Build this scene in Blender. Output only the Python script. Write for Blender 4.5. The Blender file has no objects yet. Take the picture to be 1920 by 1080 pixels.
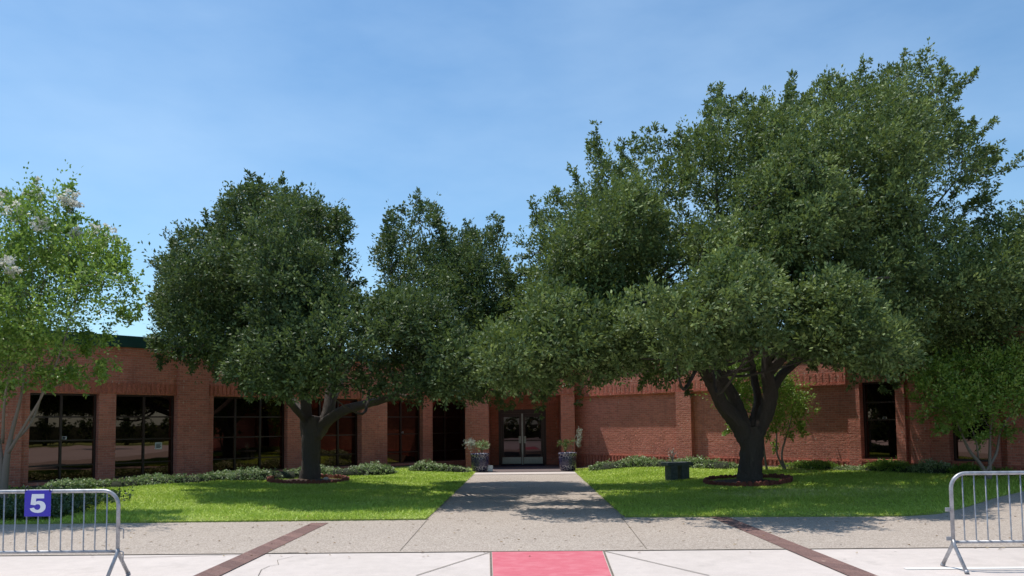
import bpy, math, random
import numpy as np
from mathutils import Matrix, Vector, Euler, noise as mnoise

# ------------------------------------------------------------------ camera, sky, sun, exposure
S = bpy.context.scene
COL = S.collection
F = 1500.0; PPY = 706.0                       # focal length and principal row in photo pixels (1920 wide)
CAMH = 1.65
PITCH = math.radians(3.5); YAW = math.radians(0.84); ROLL = math.radians(-0.62)
R = (Matrix.Rotation(YAW, 3, 'Z') @ Matrix.Rotation(math.pi/2 + PITCH, 3, 'X') @ Matrix.Rotation(ROLL, 3, 'Z'))
cam = bpy.data.cameras.new('camera'); cam.sensor_width = 36; cam.lens = F*36/1920
cam.shift_y = (PPY-540)/1920; cam.clip_end = 3000; cam.clip_start = 0.05
co = bpy.data.objects.new('camera', cam); COL.objects.link(co)
co.matrix_world = Matrix.Translation((0, 0, CAMH)) @ R.to_4x4()
S.camera = co
RN = np.array(R)

SUN = Vector((-0.30, 0.175, 1.0)).normalized()
EL = math.asin(SUN.z); AZ = math.atan2(SUN.x, SUN.y)
w = bpy.data.worlds.new('World'); S.world = w; w.use_nodes = True
nt = w.node_tree; nt.nodes.clear()
out = nt.nodes.new('ShaderNodeOutputWorld'); bg = nt.nodes.new('ShaderNodeBackground')
sky = nt.nodes.new('ShaderNodeTexSky'); sky.sky_type = 'NISHITA'; sky.sun_disc = False
sky.sun_elevation = EL; sky.sun_rotation = AZ; sky.altitude = 0; sky.air_density = 1.0; sky.dust_density = 0.6; sky.ozone_density = 1.6
tc = nt.nodes.new('ShaderNodeTexCoord'); mp = nt.nodes.new('ShaderNodeMapping'); mp.inputs['Scale'].default_value = (1.2, 1.0, 3.2)
mp.inputs['Rotation'].default_value = (0.25, 0.35, 0.3)
nz = nt.nodes.new('ShaderNodeTexNoise'); nz.inputs['Scale'].default_value = 1.6; nz.inputs['Detail'].default_value = 6; nz.inputs['Roughness'].default_value = 0.55
rp = nt.nodes.new('ShaderNodeMapRange'); rp.inputs[1].default_value = 0.38; rp.inputs[2].default_value = 0.85; rp.inputs[3].default_value = 0.0; rp.inputs[4].default_value = 0.34
mx = nt.nodes.new('ShaderNodeMix'); mx.data_type = 'RGBA'
nt.links.new(tc.outputs['Generated'], mp.inputs['Vector']); nt.links.new(mp.outputs[0], nz.inputs['Vector'])
nt.links.new(nz.outputs['Fac'], rp.inputs[0]); nt.links.new(rp.outputs[0], mx.inputs[0])
tn = nt.nodes.new('ShaderNodeMix'); tn.data_type = 'RGBA'; tn.blend_type = 'MULTIPLY'; tn.inputs[0].default_value = 1.0; tn.inputs[7].default_value = (0.72, 0.93, 1.0, 1)
nt.links.new(sky.outputs[0], tn.inputs[6]); nt.links.new(tn.outputs[2], mx.inputs[6]); mx.inputs[7].default_value = (5.2, 6.6, 8.0, 1)
nt.links.new(mx.outputs[2], bg.inputs[0]); bg.inputs[1].default_value = 0.108
nt.links.new(bg.outputs[0], out.inputs[0])

sl = bpy.data.lights.new('sun', 'SUN'); sl.energy = 2.95; sl.angle = math.radians(0.53); sl.color = (1.0, 0.95, 0.87)
so = bpy.data.objects.new('sun', sl); COL.objects.link(so)
so.rotation_euler = SUN.to_track_quat('Z', 'Y').to_euler()
S.view_settings.view_transform = 'Standard'; S.view_settings.look = 'None'
S.view_settings.exposure = 0.6; S.view_settings.gamma = 1.0
S.render.engine = 'CYCLES'
S.cycles.max_bounces = 8; S.cycles.transparent_max_bounces = 6

# ------------------------------------------------------------------ helpers
def ray(px, py):
    v = np.array([(px-960)/F, -(py-PPY)/F, -1.0]); return RN @ v
def at(px, py, Y):                            # the point seen at a photo pixel, at world distance Y
    d = ray(px, py); t = Y/d[1]; return np.array([d[0]*t, Y, CAMH+d[2]*t])
def ground(px, py, z=0.0):
    d = ray(px, py); t = (z-CAMH)/d[2]; return np.array([d[0]*t, d[1]*t, z])

def tag(o, label=None, cat=None, group=None, kind=None):
    if label: o['label'] = label
    if cat: o['category'] = cat
    if group: o['group'] = group
    if kind: o['kind'] = kind
    return o
def empty(name, loc=(0, 0, 0), rz=0.0):
    o = bpy.data.objects.new(name, None); COL.objects.link(o); o.location = loc; o.rotation_euler = (0, 0, rz); o.empty_display_size = 0.2
    return o
def meshobj(name, V, Fc, m, parent=None, smooth=False, loc=(0, 0, 0), rz=0.0):
    me = bpy.data.meshes.new(name); me.from_pydata([tuple(map(float, v)) for v in V], [], [tuple(map(int, f)) for f in Fc])
    if smooth: me.polygons.foreach_set('use_smooth', [True]*len(me.polygons))
    me.materials.append(m); me.update()
    o = bpy.data.objects.new(name, me); COL.objects.link(o); o.location = loc; o.rotation_euler = (0, 0, rz)
    if parent: o.parent = parent
    return o
def fastmesh(name, V, k, m, parent=None, attr=None):
    """V: (n*k,3) vertices, every k consecutive make one face"""
    n = len(V)//k; me = bpy.data.meshes.new(name)
    me.vertices.add(len(V)); me.vertices.foreach_set('co', np.ascontiguousarray(V, dtype=np.float32).ravel())
    me.loops.add(n*k); me.loops.foreach_set('vertex_index', np.arange(n*k, dtype=np.int32))
    me.polygons.add(n); me.polygons.foreach_set('loop_start', np.arange(0, n*k, k, dtype=np.int32))
    me.polygons.foreach_set('loop_total', np.full(n, k, dtype=np.int32))
    if attr is not None:
        a = me.attributes.new('tint', 'FLOAT', 'FACE'); a.data.foreach_set('value', attr.astype(np.float32))
    me.materials.append(m); me.update(calc_edges=True); me.validate()
    o = bpy.data.objects.new(name, me); COL.objects.link(o)
    if parent: o.parent = parent
    return o
class MB:
    def __init__(s): s.V = []; s.F = []
    def box(s, x0, x1, y0, y1, z0, z1, rot=None, c=None):
        b = len(s.V)
        P = [(x0, y0, z0), (x1, y0, z0), (x1, y1, z0), (x0, y1, z0), (x0, y0, z1), (x1, y0, z1), (x1, y1, z1), (x0, y1, z1)]
        if rot is not None:
            c = Vector(c); P = [tuple(rot @ (Vector(p)-c) + c) for p in P]
        s.V += P; s.F += [(b+i for i in f) for f in ((0, 3, 2, 1), (4, 5, 6, 7), (0, 1, 5, 4), (1, 2, 6, 5), (2, 3, 7, 6), (3, 0, 4, 7))]
        s.F[-6:] = [tuple(f) for f in s.F[-6:]]
        return s
    def tube(s, pts, rad, n=10, cap=True, wob=0.0, seed=0):
        pts = [Vector(p) for p in pts]; rad = rad if hasattr(rad, '__len__') else [rad]*len(pts)
        rg = random.Random(seed); b0 = len(s.V); ref = None
        for i, p in enumerate(pts):
            t = (pts[min(i+1, len(pts)-1)]-pts[max(i-1, 0)]).normalized()
            if ref is None: ref = t.orthogonal().normalized()
            ref = (ref - t*ref.dot(t)).normalized(); bn = t.cross(ref)
            for k in range(n):
                a = 2*math.pi*k/n; r = rad[i]*(1+wob*(rg.random()-.5)+wob*.8*math.sin(a*3+i*.35+seed))
                s.V.append(tuple(p+ref*math.cos(a)*r+bn*math.sin(a)*r))
        for i in range(len(pts)-1):
            for k in range(n):
                a = b0+i*n+k; b = b0+i*n+(k+1) % n; s.F.append((a, b, b+n, a+n))
        if cap:
            s.F.append(tuple(b0+k for k in range(n))[::-1]); s.F.append(tuple(b0+(len(pts)-1)*n+k for k in range(n)))
        return s
    def lathe(s, prof, c=(0, 0, 0), n=32):
        b0 = len(s.V)
        for r, z in prof:
            for k in range(n):
                a = 2*math.pi*k/n; s.V.append((c[0]+r*math.cos(a), c[1]+r*math.sin(a), c[2]+z))
        for i in range(len(prof)-1):
            for k in range(n):
                a = b0+i*n+k; b = b0+i*n+(k+1) % n; s.F.append((a, b, b+n, a+n))
        s.F.append(tuple(b0+k for k in range(n))[::-1]); s.F.append(tuple(b0+(len(prof)-1)*n+k for k in range(n)))
        return s
    def build(s, name, m, parent=None, smooth=False, loc=(0, 0, 0), rz=0.0, bevel=0):
        o = meshobj(name, s.V, s.F, m, parent, smooth, loc, rz)
        if bevel:
            bv = o.modifiers.new('bevel', 'BEVEL'); bv.width = bevel; bv.segments = 2; bv.limit_method = 'ANGLE'
        return o
def smoothpath(ctrl, n=8):
    """Catmull-Rom through control points; each control point is (x,y,z,r)"""
    C = [np.array(c, float) for c in ctrl]; C = [2*C[0]-C[1]]+C+[2*C[-1]-C[-2]]; o = []
    for i in range(1, len(C)-2):
        for k in range(n):
            t = k/n; p0, p1, p2, p3 = C[i-1:i+3]
            o.append(.5*((2*p1)+(-p0+p2)*t+(2*p0-5*p1+4*p2-p3)*t*t+(-p0+3*p1-3*p2+p3)*t**3))
    o.append(C[-2]); o = np.array(o); return o[:, :3], np.maximum(o[:, 3], .004)

# ------------------------------------------------------------------ materials
class NM:
    def __init__(s, name):
        s.m = bpy.data.materials.new(name); s.m.use_nodes = True; s.t = s.m.node_tree; s.p = s.t.nodes['Principled BSDF']
        s.out = s.t.nodes['Material Output']
    def n(s, typ, **kw):
        nd = s.t.nodes.new(typ)
        for k, v in kw.items():
            if k.startswith('i_'):
                key = k[2:].replace('_', ' '); nd.inputs[key].default_value = v
            else: setattr(nd, k, v)
        return nd
    def l(s, a, b): s.t.links.new(a, b)
    def ramp(s, fac, stops):
        r = s.n('ShaderNodeValToRGB'); e = r.color_ramp.elements
        while len(e) > 1: e.remove(e[0])
        e[0].position = stops[0][0]; e[0].color = (*stops[0][1], 1)
        for p, c in stops[1:]:
            q = e.new(p); q.color = (*c, 1)
        s.l(fac, r.inputs[0]); return r.outputs[0]
    def mix(s, fac, a, b, mode='MIX'):
        m = s.n('ShaderNodeMix', data_type='RGBA', blend_type=mode)
        for v, i in ((fac, 0), (a, 6), (b, 7)):
            if hasattr(v, 'links'): s.l(v, m.inputs[i])
            elif isinstance(v, (int, float)): m.inputs[i].default_value = v
            else: m.inputs[i].default_value = (*v, 1)
        return m.outputs[2]
    def noise(s, vec, scale, detail=4, rough=.55):
        q = s.n('ShaderNodeTexNoise'); q.inputs['Scale'].default_value = scale; q.inputs['Detail'].default_value = detail; q.inputs['Roughness'].default_value = rough
        s.l(vec, q.inputs['Vector']); return q.outputs['Fac']
    def bump(s, h, strength, dist, prev=None):
        b = s.n('ShaderNodeBump'); b.inputs['Strength'].default_value = strength; b.inputs['Distance'].default_value = dist
        s.l(h, b.inputs['Height'])
        if prev is not None: s.l(prev, b.inputs['Normal'])
        return b.outputs[0]
    def obj(s): return s.n('ShaderNodeTexCoord').outputs['Object']
    def rough(s, v): s.p.inputs['Roughness'].default_value = v; return s
    def math(s, op, a, b=0.0):
        m = s.n('ShaderNodeMath', operation=op)
        for v, i in ((a, 0), (b, 1)):
            if hasattr(v, 'links'): s.l(v, m.inputs[i])
            else: m.inputs[i].default_value = v
        return m.outputs[0]

def brick_mat(name='brick', c1=(.65, .215, .145), c2=(.50, .155, .102), mortar=(.58, .33, .26), plain=False):
    M = NM(name); o = M.obj(); sp = M.n('ShaderNodeSeparateXYZ'); M.l(o, sp.inputs[0])
    u = M.math('ADD', sp.outputs[0], sp.outputs[1]); cb = M.n('ShaderNodeCombineXYZ'); M.l(u, cb.inputs[0]); M.l(sp.outputs[2], cb.inputs[1])
    big = M.noise(o, .55, 5, .6); med = M.noise(o, 6, 4, .6); fine = M.noise(o, 38, 3, .6)
    if plain:
        col = M.mix(med, c1, c2); hb = None
    else:
        b = M.n('ShaderNodeTexBrick'); M.l(cb.outputs[0], b.inputs['Vector'])
        b.inputs['Scale'].default_value = 1; b.inputs['Brick Width'].default_value = .203; b.inputs['Row Height'].default_value = .0677
        b.inputs['Mortar Size'].default_value = .0052; b.inputs['Mortar Smooth'].default_value = .25; b.inputs['Bias'].default_value = -.1
        b.inputs['Color1'].default_value = (*c1, 1); b.inputs['Color2'].default_value = (*c2, 1); b.inputs['Mortar'].default_value = (*mortar, 1)
        col = b.outputs['Color']; hb = b.outputs['Fac']
    col = M.mix(M.n('ShaderNodeMapRange').outputs[0], col, col)
    mr = M.n('ShaderNodeMapRange'); M.l(big, mr.inputs[0]); mr.inputs[1].default_value = .3; mr.inputs[2].default_value = .7; mr.inputs[3].default_value = .82; mr.inputs[4].default_value = 1.2
    col = M.mix(1.0, col, mr.outputs[0], 'MULTIPLY')
    mr2 = M.n('ShaderNodeMapRange'); M.l(fine, mr2.inputs[0]); mr2.inputs[1].default_value = .25; mr2.inputs[2].default_value = .75; mr2.inputs[3].default_value = .8; mr2.inputs[4].default_value = 1.18
    col = M.mix(1.0, col, mr2.outputs[0], 'MULTIPLY')
    sm = M.n('ShaderNodeMapping'); sm.inputs['Scale'].default_value = (2.2, 2.2, .35); M.l(o, sm.inputs[0]); sk = M.noise(sm.outputs[0], 1.5, 5, .65)
    col = M.mix(M.ramp(sk, [(.55, (0, 0, 0)), (.78, (.5, .5, .5))]), col, tuple(q*.45 for q in c2))
    # pale flecks scattered over the bricks
    vo = M.n('ShaderNodeTexVoronoi'); vo.inputs['Scale'].default_value = 5.0; vo.inputs['Randomness'].default_value = 1
    mpn = M.n('ShaderNodeMapping'); mpn.inputs['Scale'].default_value = (1, 1, .75); M.l(o, mpn.inputs[0]); M.l(mpn.outputs[0], vo.inputs['Vector'])
    f1 = M.math('LESS_THAN', vo.outputs['Distance'], .13); sp2 = M.n('ShaderNodeSeparateColor'); M.l(vo.outputs['Color'], sp2.inputs[0])
    f2 = M.math('GREATER_THAN', sp2.outputs[0], .45); f = M.math('MULTIPLY', M.math('MULTIPLY', f1, f2), .55)
    col = M.mix(f, col, (.62, .45, .36))
    M.l(col, M.p.inputs['Base Color']); M.p.inputs['Roughness'].default_value = .88
    nb = M.bump(M.noise(o, 13, 5, .7), 1.0, .05); nb = M.bump(med, .9, .012, nb); nb = M.bump(fine, .7, .006, nb)
    if hb is not None: nb = M.bump(M.math('SUBTRACT', 1.0, hb), .8, .006, nb)
    M.l(nb, M.p.inputs['Normal']); return M.m
BRICK = brick_mat(); SOLDIER = brick_mat('soldier_brick', (.60, .18, .115), (.46, .13, .08), plain=True)

def simple(name, col, rough=.5, metal=0.0, nscale=0, var=.15, bumpd=0.0, spec=None):
    M = NM(name); M.p.inputs['Roughness'].default_value = rough; M.p.inputs['Metallic'].default_value = metal
    if spec is not None: M.p.inputs['Specular IOR Level'].default_value = spec
    if nscale:
        f = M.noise(M.obj(), nscale, 5, .6)
        c = M.ramp(f, [(.3, tuple(c*(1-var) for c in col)), (.7, tuple(min(1, c*(1+var)) for c in col))]); M.l(c, M.p.inputs['Base Color'])
        if bumpd: M.l(M.bump(f, .6, bumpd), M.p.inputs['Normal'])
    else: M.p.inputs['Base Color'].default_value = (*col, 1)
    return M.m
def glass_mat(nm, gc):
    M = NM(nm); M.p.inputs['Base Color'].default_value = (*gc, 1); M.p.inputs['Metallic'].default_value = 1.0
    M.p.inputs['Roughness'].default_value = .012
    f = M.noise(M.obj(), .9, 2, .4); M.l(M.bump(f, .16, .012), M.p.inputs['Normal']); return M.m
GLASS = glass_mat('tinted_glass', (.088, .062, .053)); DGLASS = glass_mat('door_glass', (.05, .036, .037))
FRAME = simple('bronze_frame', (.030, .014, .012), .4, .0, 20, .2)
DOORM = simple('maroon_door_paint', (.055, .012, .013), .38, 0, 8, .15)
STEEL = simple('brushed_steel', (.34, .33, .33), .38, .9, 30, .1)
COPE = simple('green_metal_coping', (.020, .062, .058), .38, .25, 3, .2)
ROOFM = simple('gravel_roof', (.3, .28, .25), .95, 0, 10, .2)
WHITE = simple('white_paper', (.75, .74, .72), .7)

def galv_mat():
    M = NM('galvanised_steel'); o = M.obj(); a = M.noise(o, 14, 5, .65); b = M.noise(o, 90, 2, .5)
    c = M.ramp(a, [(.25, (.20, .20, .215)), (.5, (.36, .36, .38)), (.75, (.50, .50, .52))]); M.l(c, M.p.inputs['Base Color'])
    M.p.inputs['Metallic'].default_value = .45; M.p.inputs['Roughness'].default_value = .45; M.l(M.bump(b, .3, .001), M.p.inputs['Normal']); return M.m
GALV = galv_mat()

def concrete(name, base, dark, speck=0.0, sc=1.0, pebbles=False, streak=False):
    M = NM(name); o = M.obj(); big = M.noise(o, .35*sc, 6, .62); med = M.noise(o, 5*sc, 4, .6); fin = M.noise(o, 60, 3, .7)
    c = M.mix(M.ramp(big, [(.32, (0, 0, 0)), (.7, (1, 1, 1))]), dark, base)
    mr = M.n('ShaderNodeMapRange'); M.l(med, mr.inputs[0]); mr.inputs[3].default_value = .86; mr.inputs[4].default_value = 1.12
    c = M.mix(1.0, c, mr.outputs[0], 'MULTIPLY')
    stn = M.noise(o, 1.3, 7, .72); c = M.mix(M.ramp(stn, [(.56, (0, 0, 0)), (.74, (.42, .42, .42))]), c, tuple(q*.62 for q in dark))
    gum = M.n('ShaderNodeTexVoronoi'); gum.inputs['Scale'].default_value = 1.7; M.l(o, gum.inputs['Vector']); gf = M.math('MULTIPLY', M.math('LESS_THAN', gum.outputs['Distance'], .035), .5); c = M.mix(gf, c, (.10, .085, .07))
    if pebbles:
        v = M.n('ShaderNodeTexVoronoi'); v.inputs['Scale'].default_value = 62; M.l(o, v.inputs['Vector'])
        sc_ = M.n('ShaderNodeSeparateColor'); M.l(v.outputs['Color'], sc_.inputs[0])
        pc = M.ramp(sc_.outputs[0], [(.0, (.17, .135, .11)), (.35, (.34, .28, .235)), (.7, (.46, .395, .34)), (1.0, (.66, .59, .52))])
        c = M.mix(.52, c, pc); M.l(M.bump(v.outputs['Distance'], .5, .006), M.p.inputs['Normal'])
    else: M.l(M.bump(fin, .35, .003), M.p.inputs['Normal'])
    mr = M.n('ShaderNodeMapRange'); M.l(fin, mr.inputs[0]); mr.inputs[1].default_value = .3; mr.inputs[2].default_value = .7; mr.inputs[3].default_value = 1-speck; mr.inputs[4].default_value = 1+speck
    c = M.mix(1.0, c, mr.outputs[0], 'MULTIPLY')
    M.l(c, M.p.inputs['Base Color']); M.p.inputs['Roughness'].default_value = .9; return M.m
CONC = concrete('pale_concrete', (.60, .525, .485), (.52, .455, .415), .06)
AGG = concrete('exposed_aggregate', (.40, .33, .275), (.33, .27, .225), .2, pebbles=True)
GROUNDM = concrete('lot_concrete', (.50, .45, .41), (.42, .375, .34), .08)
BANDM = brick_mat('brick_paver', (.24, .135, .115), (.18, .10, .088), (.27, .19, .16))
DARKJ = simple('joint_dirt', (.16, .135, .11), .95, 0, 12, .3)
PAINT = simple('white_road_paint', (.80, .79, .77), .7, 0, 25, .08)
SOIL = simple('mulch_soil', (.060, .036, .024), .95, 0, 24, .5, .03)
STONE = simple('dark_stone', (.075, .088, .092), .75, 0, 14, .35, .006)
def pink_mat():
    M = NM('pink_ramp_paint'); o = M.obj(); m1 = M.n('ShaderNodeMapping'); m1.inputs['Scale'].default_value = (1.2, 26, 1); M.l(o, m1.inputs[0])
    st = M.noise(m1.outputs[0], 3, 5, .7); b = M.noise(o, 4, 5, .6)
    c = M.ramp(st, [(.28, (.33, .075, .09)), (.42, (.54, .105, .14)), (.7, (.62, .16, .20))])
    c = M.mix(M.ramp(b, [(.45, (0, 0, 0)), (.85, (.45, .45, .45))]), c, (.75, .36, .38)); M.l(c, M.p.inputs['Base Color']); M.p.inputs['Roughness'].default_value = .75
    M.l(M.bump(st, .6, .006), M.p.inputs['Normal']); return M.m
PINK = pink_mat()

def leaf_mat(name, stops, trans=.3, tcol=(.12, .22, .03), rough=.38, spec=.5):
    M = NM(name); a = M.n('ShaderNodeAttribute', attribute_name='tint'); f = M.noise(M.obj(), .9, 3, .6)
    fac = M.math('ADD', M.math('MULTIPLY', a.outputs['Fac'], .62), M.math('MULTIPLY', f, .38))
    c = M.ramp(fac, [(.5+(q-.5)*.72, col) for q, col in stops]); M.l(c, M.p.inputs['Base Color']); M.p.inputs['Roughness'].default_value = rough
    M.p.inputs['Specular IOR Level'].default_value = spec
    tr = M.n('ShaderNodeBsdfTranslucent'); M.l(M.mix(.6, c, tcol), tr.inputs[0]); ms = M.n('ShaderNodeMixShader'); ms.inputs[0].default_value = trans
    M.l(M.p.outputs[0], ms.inputs[1]); M.l(tr.outputs[0], ms.inputs[2]); M.l(ms.outputs[0], M.out.inputs[0]); return M.m
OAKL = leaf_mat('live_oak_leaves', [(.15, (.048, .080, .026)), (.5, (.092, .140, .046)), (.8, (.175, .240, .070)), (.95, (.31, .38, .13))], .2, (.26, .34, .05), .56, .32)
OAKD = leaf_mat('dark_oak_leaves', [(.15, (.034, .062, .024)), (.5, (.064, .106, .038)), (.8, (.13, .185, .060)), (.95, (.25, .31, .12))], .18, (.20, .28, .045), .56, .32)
MYRL = leaf_mat('myrtle_leaves', [(.15, (.11, .19, .028)), (.5, (.20, .32, .05)), (.8, (.30, .41, .08)), (.95, (.36, .43, .13))], .38, (.2, .33, .05), .4, .5)
SHRL = leaf_mat('shrub_leaves', [(.1, (.09, .15, .05)), (.4, (.22, .31, .11)), (.65, (.42, .50, .27)), (.9, (.72, .76, .58))], .25, (.2, .3, .08), .45, .5)
GRASSM = leaf_mat('grass_blades', [(.12, (.25, .36, .045)), (.5, (.46, .60, .085)), (.8, (.64, .72, .16)), (.97, (.80, .74, .38))], .22, (.4, .6, .08), .5, .35)
PALE = leaf_mat('pale_blossom', [(.1, (.6, .58, .5)), (.6, (.78, .76, .7)), (.95, (.85, .84, .8))], .3, (.8, .8, .7), .6, .3)
SILV = leaf_mat('silver_leaves', [(.1, (.22, .25, .22)), (.6, (.42, .46, .42)), (.95, (.7, .72, .68))], .2, (.5, .55, .45), .5, .4)
def bark_mat(name, a, b, sc=1.0, d=.03):
    M = NM(name); o = M.obj(); m = M.n('ShaderNodeMapping'); m.inputs['Scale'].default_value = (9*sc, 9*sc, 2.4*sc); M.l(o, m.inputs[0])
    f = M.noise(m.outputs[0], 1.6, 6, .7); g = M.noise(o, 2.2, 3, .6)
    c = M.mix(g, M.ramp(f, [(.3, a), (.65, b)]), M.ramp(f, [(.3, b), (.65, a)])); M.l(c, M.p.inputs['Base Color'])
    M.p.inputs['Roughness'].default_value = .92; M.l(M.bump(f, .9, d), M.p.inputs['Normal']); return M.m
BARK = bark_mat('oak_bark', (.028, .022, .018), (.165, .132, .112), 1.5, .10); MBARK = bark_mat('myrtle_bark', (.15, .115, .09), (.29, .24, .20), .5, .006)
def lawn_mat():
    M = NM('lawn_turf'); o = M.obj(); a = M.noise(o, 1.1, 5, .65); b = M.noise(o, 60, 3, .7)
    c = M.mix(a, (.20, .29, .04), (.38, .44, .10)); c = M.mix(M.ramp(b, [(.4, (0, 0, 0)), (.8, (1, 1, 1))]), c, (.20, .22, .07)); M.l(c, M.p.inputs['Base Color'])
    M.p.inputs['Roughness'].default_value = .9; M.l(M.bump(b, .8, .02), M.p.inputs['Normal']); return M.m
LAWN = lawn_mat()

# ------------------------------------------------------------------ terrain
DX, DY = .682, .731
LP = np.array([-12.9, 20.9]); RP = np.array([2.1, 31.0])      # a point on each wing's wall line
RZL = math.atan2(DY, DX); RZR = -RZL
def wdist(x, y):                              # distance in front of the nearer wing
    x = np.asarray(x, float); y = np.asarray(y, float)
    return np.where(x < 0, (x-LP[0])*DY-(y-LP[1])*DX, -(x-RP[0])*DY-(y-RP[1])*DX)
def sst(t): t = np.clip(t, 0, 1); return t*t*(3-2*t)
def T(x, y):
    x = np.asarray(x, float); h = np.where(x < 0, .16, .27)
    return h*sst(1-wdist(x, y)/7.5)*sst((np.abs(x)-1.8)/2.0)
def LW(s, o=0.0, z=0.0): return np.array([LP[0]+DX*s+DY*o, LP[1]+DY*s-DX*o, z])     # o = metres out from the wall
def RW(s, o=0.0, z=0.0): return np.array([RP[0]+DX*s-DY*o, RP[1]-DY*s-DX*o, z])
def ls(px):                                   # column of the photo -> distance along a wing
    d = ray(px, 800); k = d[0]/d[1]; return (k*LP[1]-LP[0])/(DX-k*DY)
def rs(px):
    d = ray(px, 800); k = d[0]/d[1]; return (k*RP[1]-RP[0])/(DX+k*DY)

def sheet(name, quad, m, z, label=None):
    o = meshobj(name, [(x, y, z) for x, y in quad], [tuple(range(len(quad)))], m); tag(o, kind='structure'); return o
sheet('ground', [(-600, -600), (600, -600), (600, 900), (-600, 900)], GROUNDM, -.03)
sheet('forecourt', [(-60, -8), (60, -8), (60, 10.62), (-60, 10.62)], CONC, -.006)
V = []; Fc = []; xs = np.concatenate([np.linspace(-45, -14, 12), np.linspace(-13.5, 13.5, 55), np.linspace(14, 45, 12)]); ys = np.linspace(10.62, 34, 48)
for yy in ys:
    for xx in xs: V.append((xx, yy, float(T(xx, yy)) if yy > 13 else 0.0))
nx = len(xs)
for j in range(len(ys)-1):
    for i in range(nx-1): Fc.append((j*nx+i, j*nx+i+1, (j+1)*nx+i+1, (j+1)*nx+i))
tag(meshobj('paving', V, Fc, AGG), kind='structure')

YF = 14.2
def frontR(x): return float(np.interp(x, [1.8, 6.5, 7.3, 8.4, 9.5, 10.8, 13, 16], [14.35, 14.1, 14.4, 15.4, 16.4, 17.3, 18.6, 20.5]))
def frontL(x): return float(np.interp(x, [-22, -1.8], [13.95, 14.25]))
def wallY(x): return LP[1]+(x-LP[0])/DX*DY if x < 0 else RP[1]-(x-RP[0])/DX*DY
def lawn(name, x0, x1, front, nu=70, nv=60):
    V = []; Fc = []
    for i in range(nu+1):
        x = x0+(x1-x0)*i/nu; a = front(x); b = max(a+.05, wallY(x)-.02/DX) if abs(x) > 2.3 else 30.4
        b = min(b, 32)
        for j in range(nv+1):
            y = a+(b-a)*j/nv; V.append((x, y, float(T(x, y))+.028))
        V.append((x, a, -.01))
    n = nv+2
    for i in range(nu):
        for j in range(nv): Fc.append((i*n+j, (i+1)*n+j, (i+1)*n+j+1, i*n+j+1))
        Fc.append((i*n+nv+1, (i+1)*n+nv+1, (i+1)*n, i*n))
    for i in ([nu] if x1 < 0 else [0]):
        for j in range(0): pass
    tag(meshobj(name, V, Fc, LAWN), kind='structure')
lawn('lawn', -19, -1.76, frontL); lawn('lawn', 1.76, 13.5, frontR)

# joints, brick bands, pink ramp, white stripe
def strip(name, p, q, wd, m, z, kind='structure'):
    p = np.array(p[:2]); q = np.array(q[:2]); d = (q-p)/np.linalg.norm(q-p); n = np.array([-d[1], d[0]])*wd/2
    o = meshobj(name, [(*(p-n), z), (*(q-n), z), (*(q+n), z), (*(p+n), z)], [(0, 1, 2, 3)], m); tag(o, kind='structure'); return o
gl = lambda a, b: ground(a, b)
strip('brick_band', gl(600, 981), gl(388, 1080)*1+ (gl(388, 1080)-gl(600, 981))*.8, .30, BANDM, .006)
strip('brick_band', gl(1347, 969), gl(1618, 1080)+(gl(1618, 1080)-gl(1347, 969))*.8, .30, BANDM, .006)
strip('paving_joint', (-45, 10.62), (45, 10.62), .022, DARKJ, .003)
strip('paving_joint', gl(800, 976), gl(750, 1033), .014, DARKJ, .003)
strip('paving_joint', gl(1165, 969), gl(1212, 1029), .014, DARKJ, .003)
pA, pB = gl(923, 1033), gl(1128, 1031)
xa, xb = pA[0], pB[0]
qA, qB = gl(925, 1080), gl(1146, 1080)
ext = lambda p, q: np.array(q[:2])+(np.array(q[:2])-np.array(p[:2]))*2.4
eA, eB = ext(pA, qA), ext(pB, qB)
sheet('pink_ramp', [tuple(eA), tuple(eB), (xb, 10.60), (xa, 10.60)], PINK, .0)
strip('paving_joint', (xa-.02, 10.6), eA+np.array([-.02, 0]), .024, DARKJ, .002)
strip('paving_joint', (xb+.02, 10.6), eB+np.array([.02, 0]), .024, DARKJ, .002)
strip('paving_joint', (xa-.02, 10.6), gl(780, 1079), .016, DARKJ, .002)
strip('paving_joint', (xb+.02, 10.6), gl(1330, 1079), .016, DARKJ, .002)
strip('paving_joint', gl(230, 1046), (gl(560, 1036)), .02, DARKJ, .004)
# wandering crack
rg = random.Random(4); pts = [gl(484, 1080), gl(490, 1068), gl(505, 1061), gl(522, 1058), gl(520, 1050), gl(550, 1043)]
V = []; Fc = []
for i, p in enumerate(pts):
    d = pts[min(i+1, 5)]-pts[max(i-1, 0)]; d = d/np.linalg.norm(d)*.004; V += [(p[0]-d[1], p[1]+d[0], .001), (p[0]+d[1], p[1]-d[0], .001)]
for i in range(len(pts)-1): Fc.append((2*i, 2*i+1, 2*i+3, 2*i+2))
tag(meshobj('paving_crack', V, Fc, DARKJ), kind='structure')
ws = gl(1697, 1066)
sheet('painted_stripe', [(ws[0], ws[1]-.05), (18, ws[1]-.05), (18, ws[1]+.05), (ws[0], ws[1]+.05)], PAINT, .0)
# entrance slab at the end of the walk
slab = MB().box(-1.9, 1.9, 28.15, 30.48, -.02, .035); slab.box(-1.36, 1.40, 30.48, 33.2, -.02, .036)
tag(slab.build('porch_floor', simple('porch_tile', (.16, .12, .115), .7, 0, 6, .15)), kind='structure')
tag(MB().box(-1.76, 1.76, 27.0, 28.14, -.02, .016).build('walk_slab', CONC), kind='structure')
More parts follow.
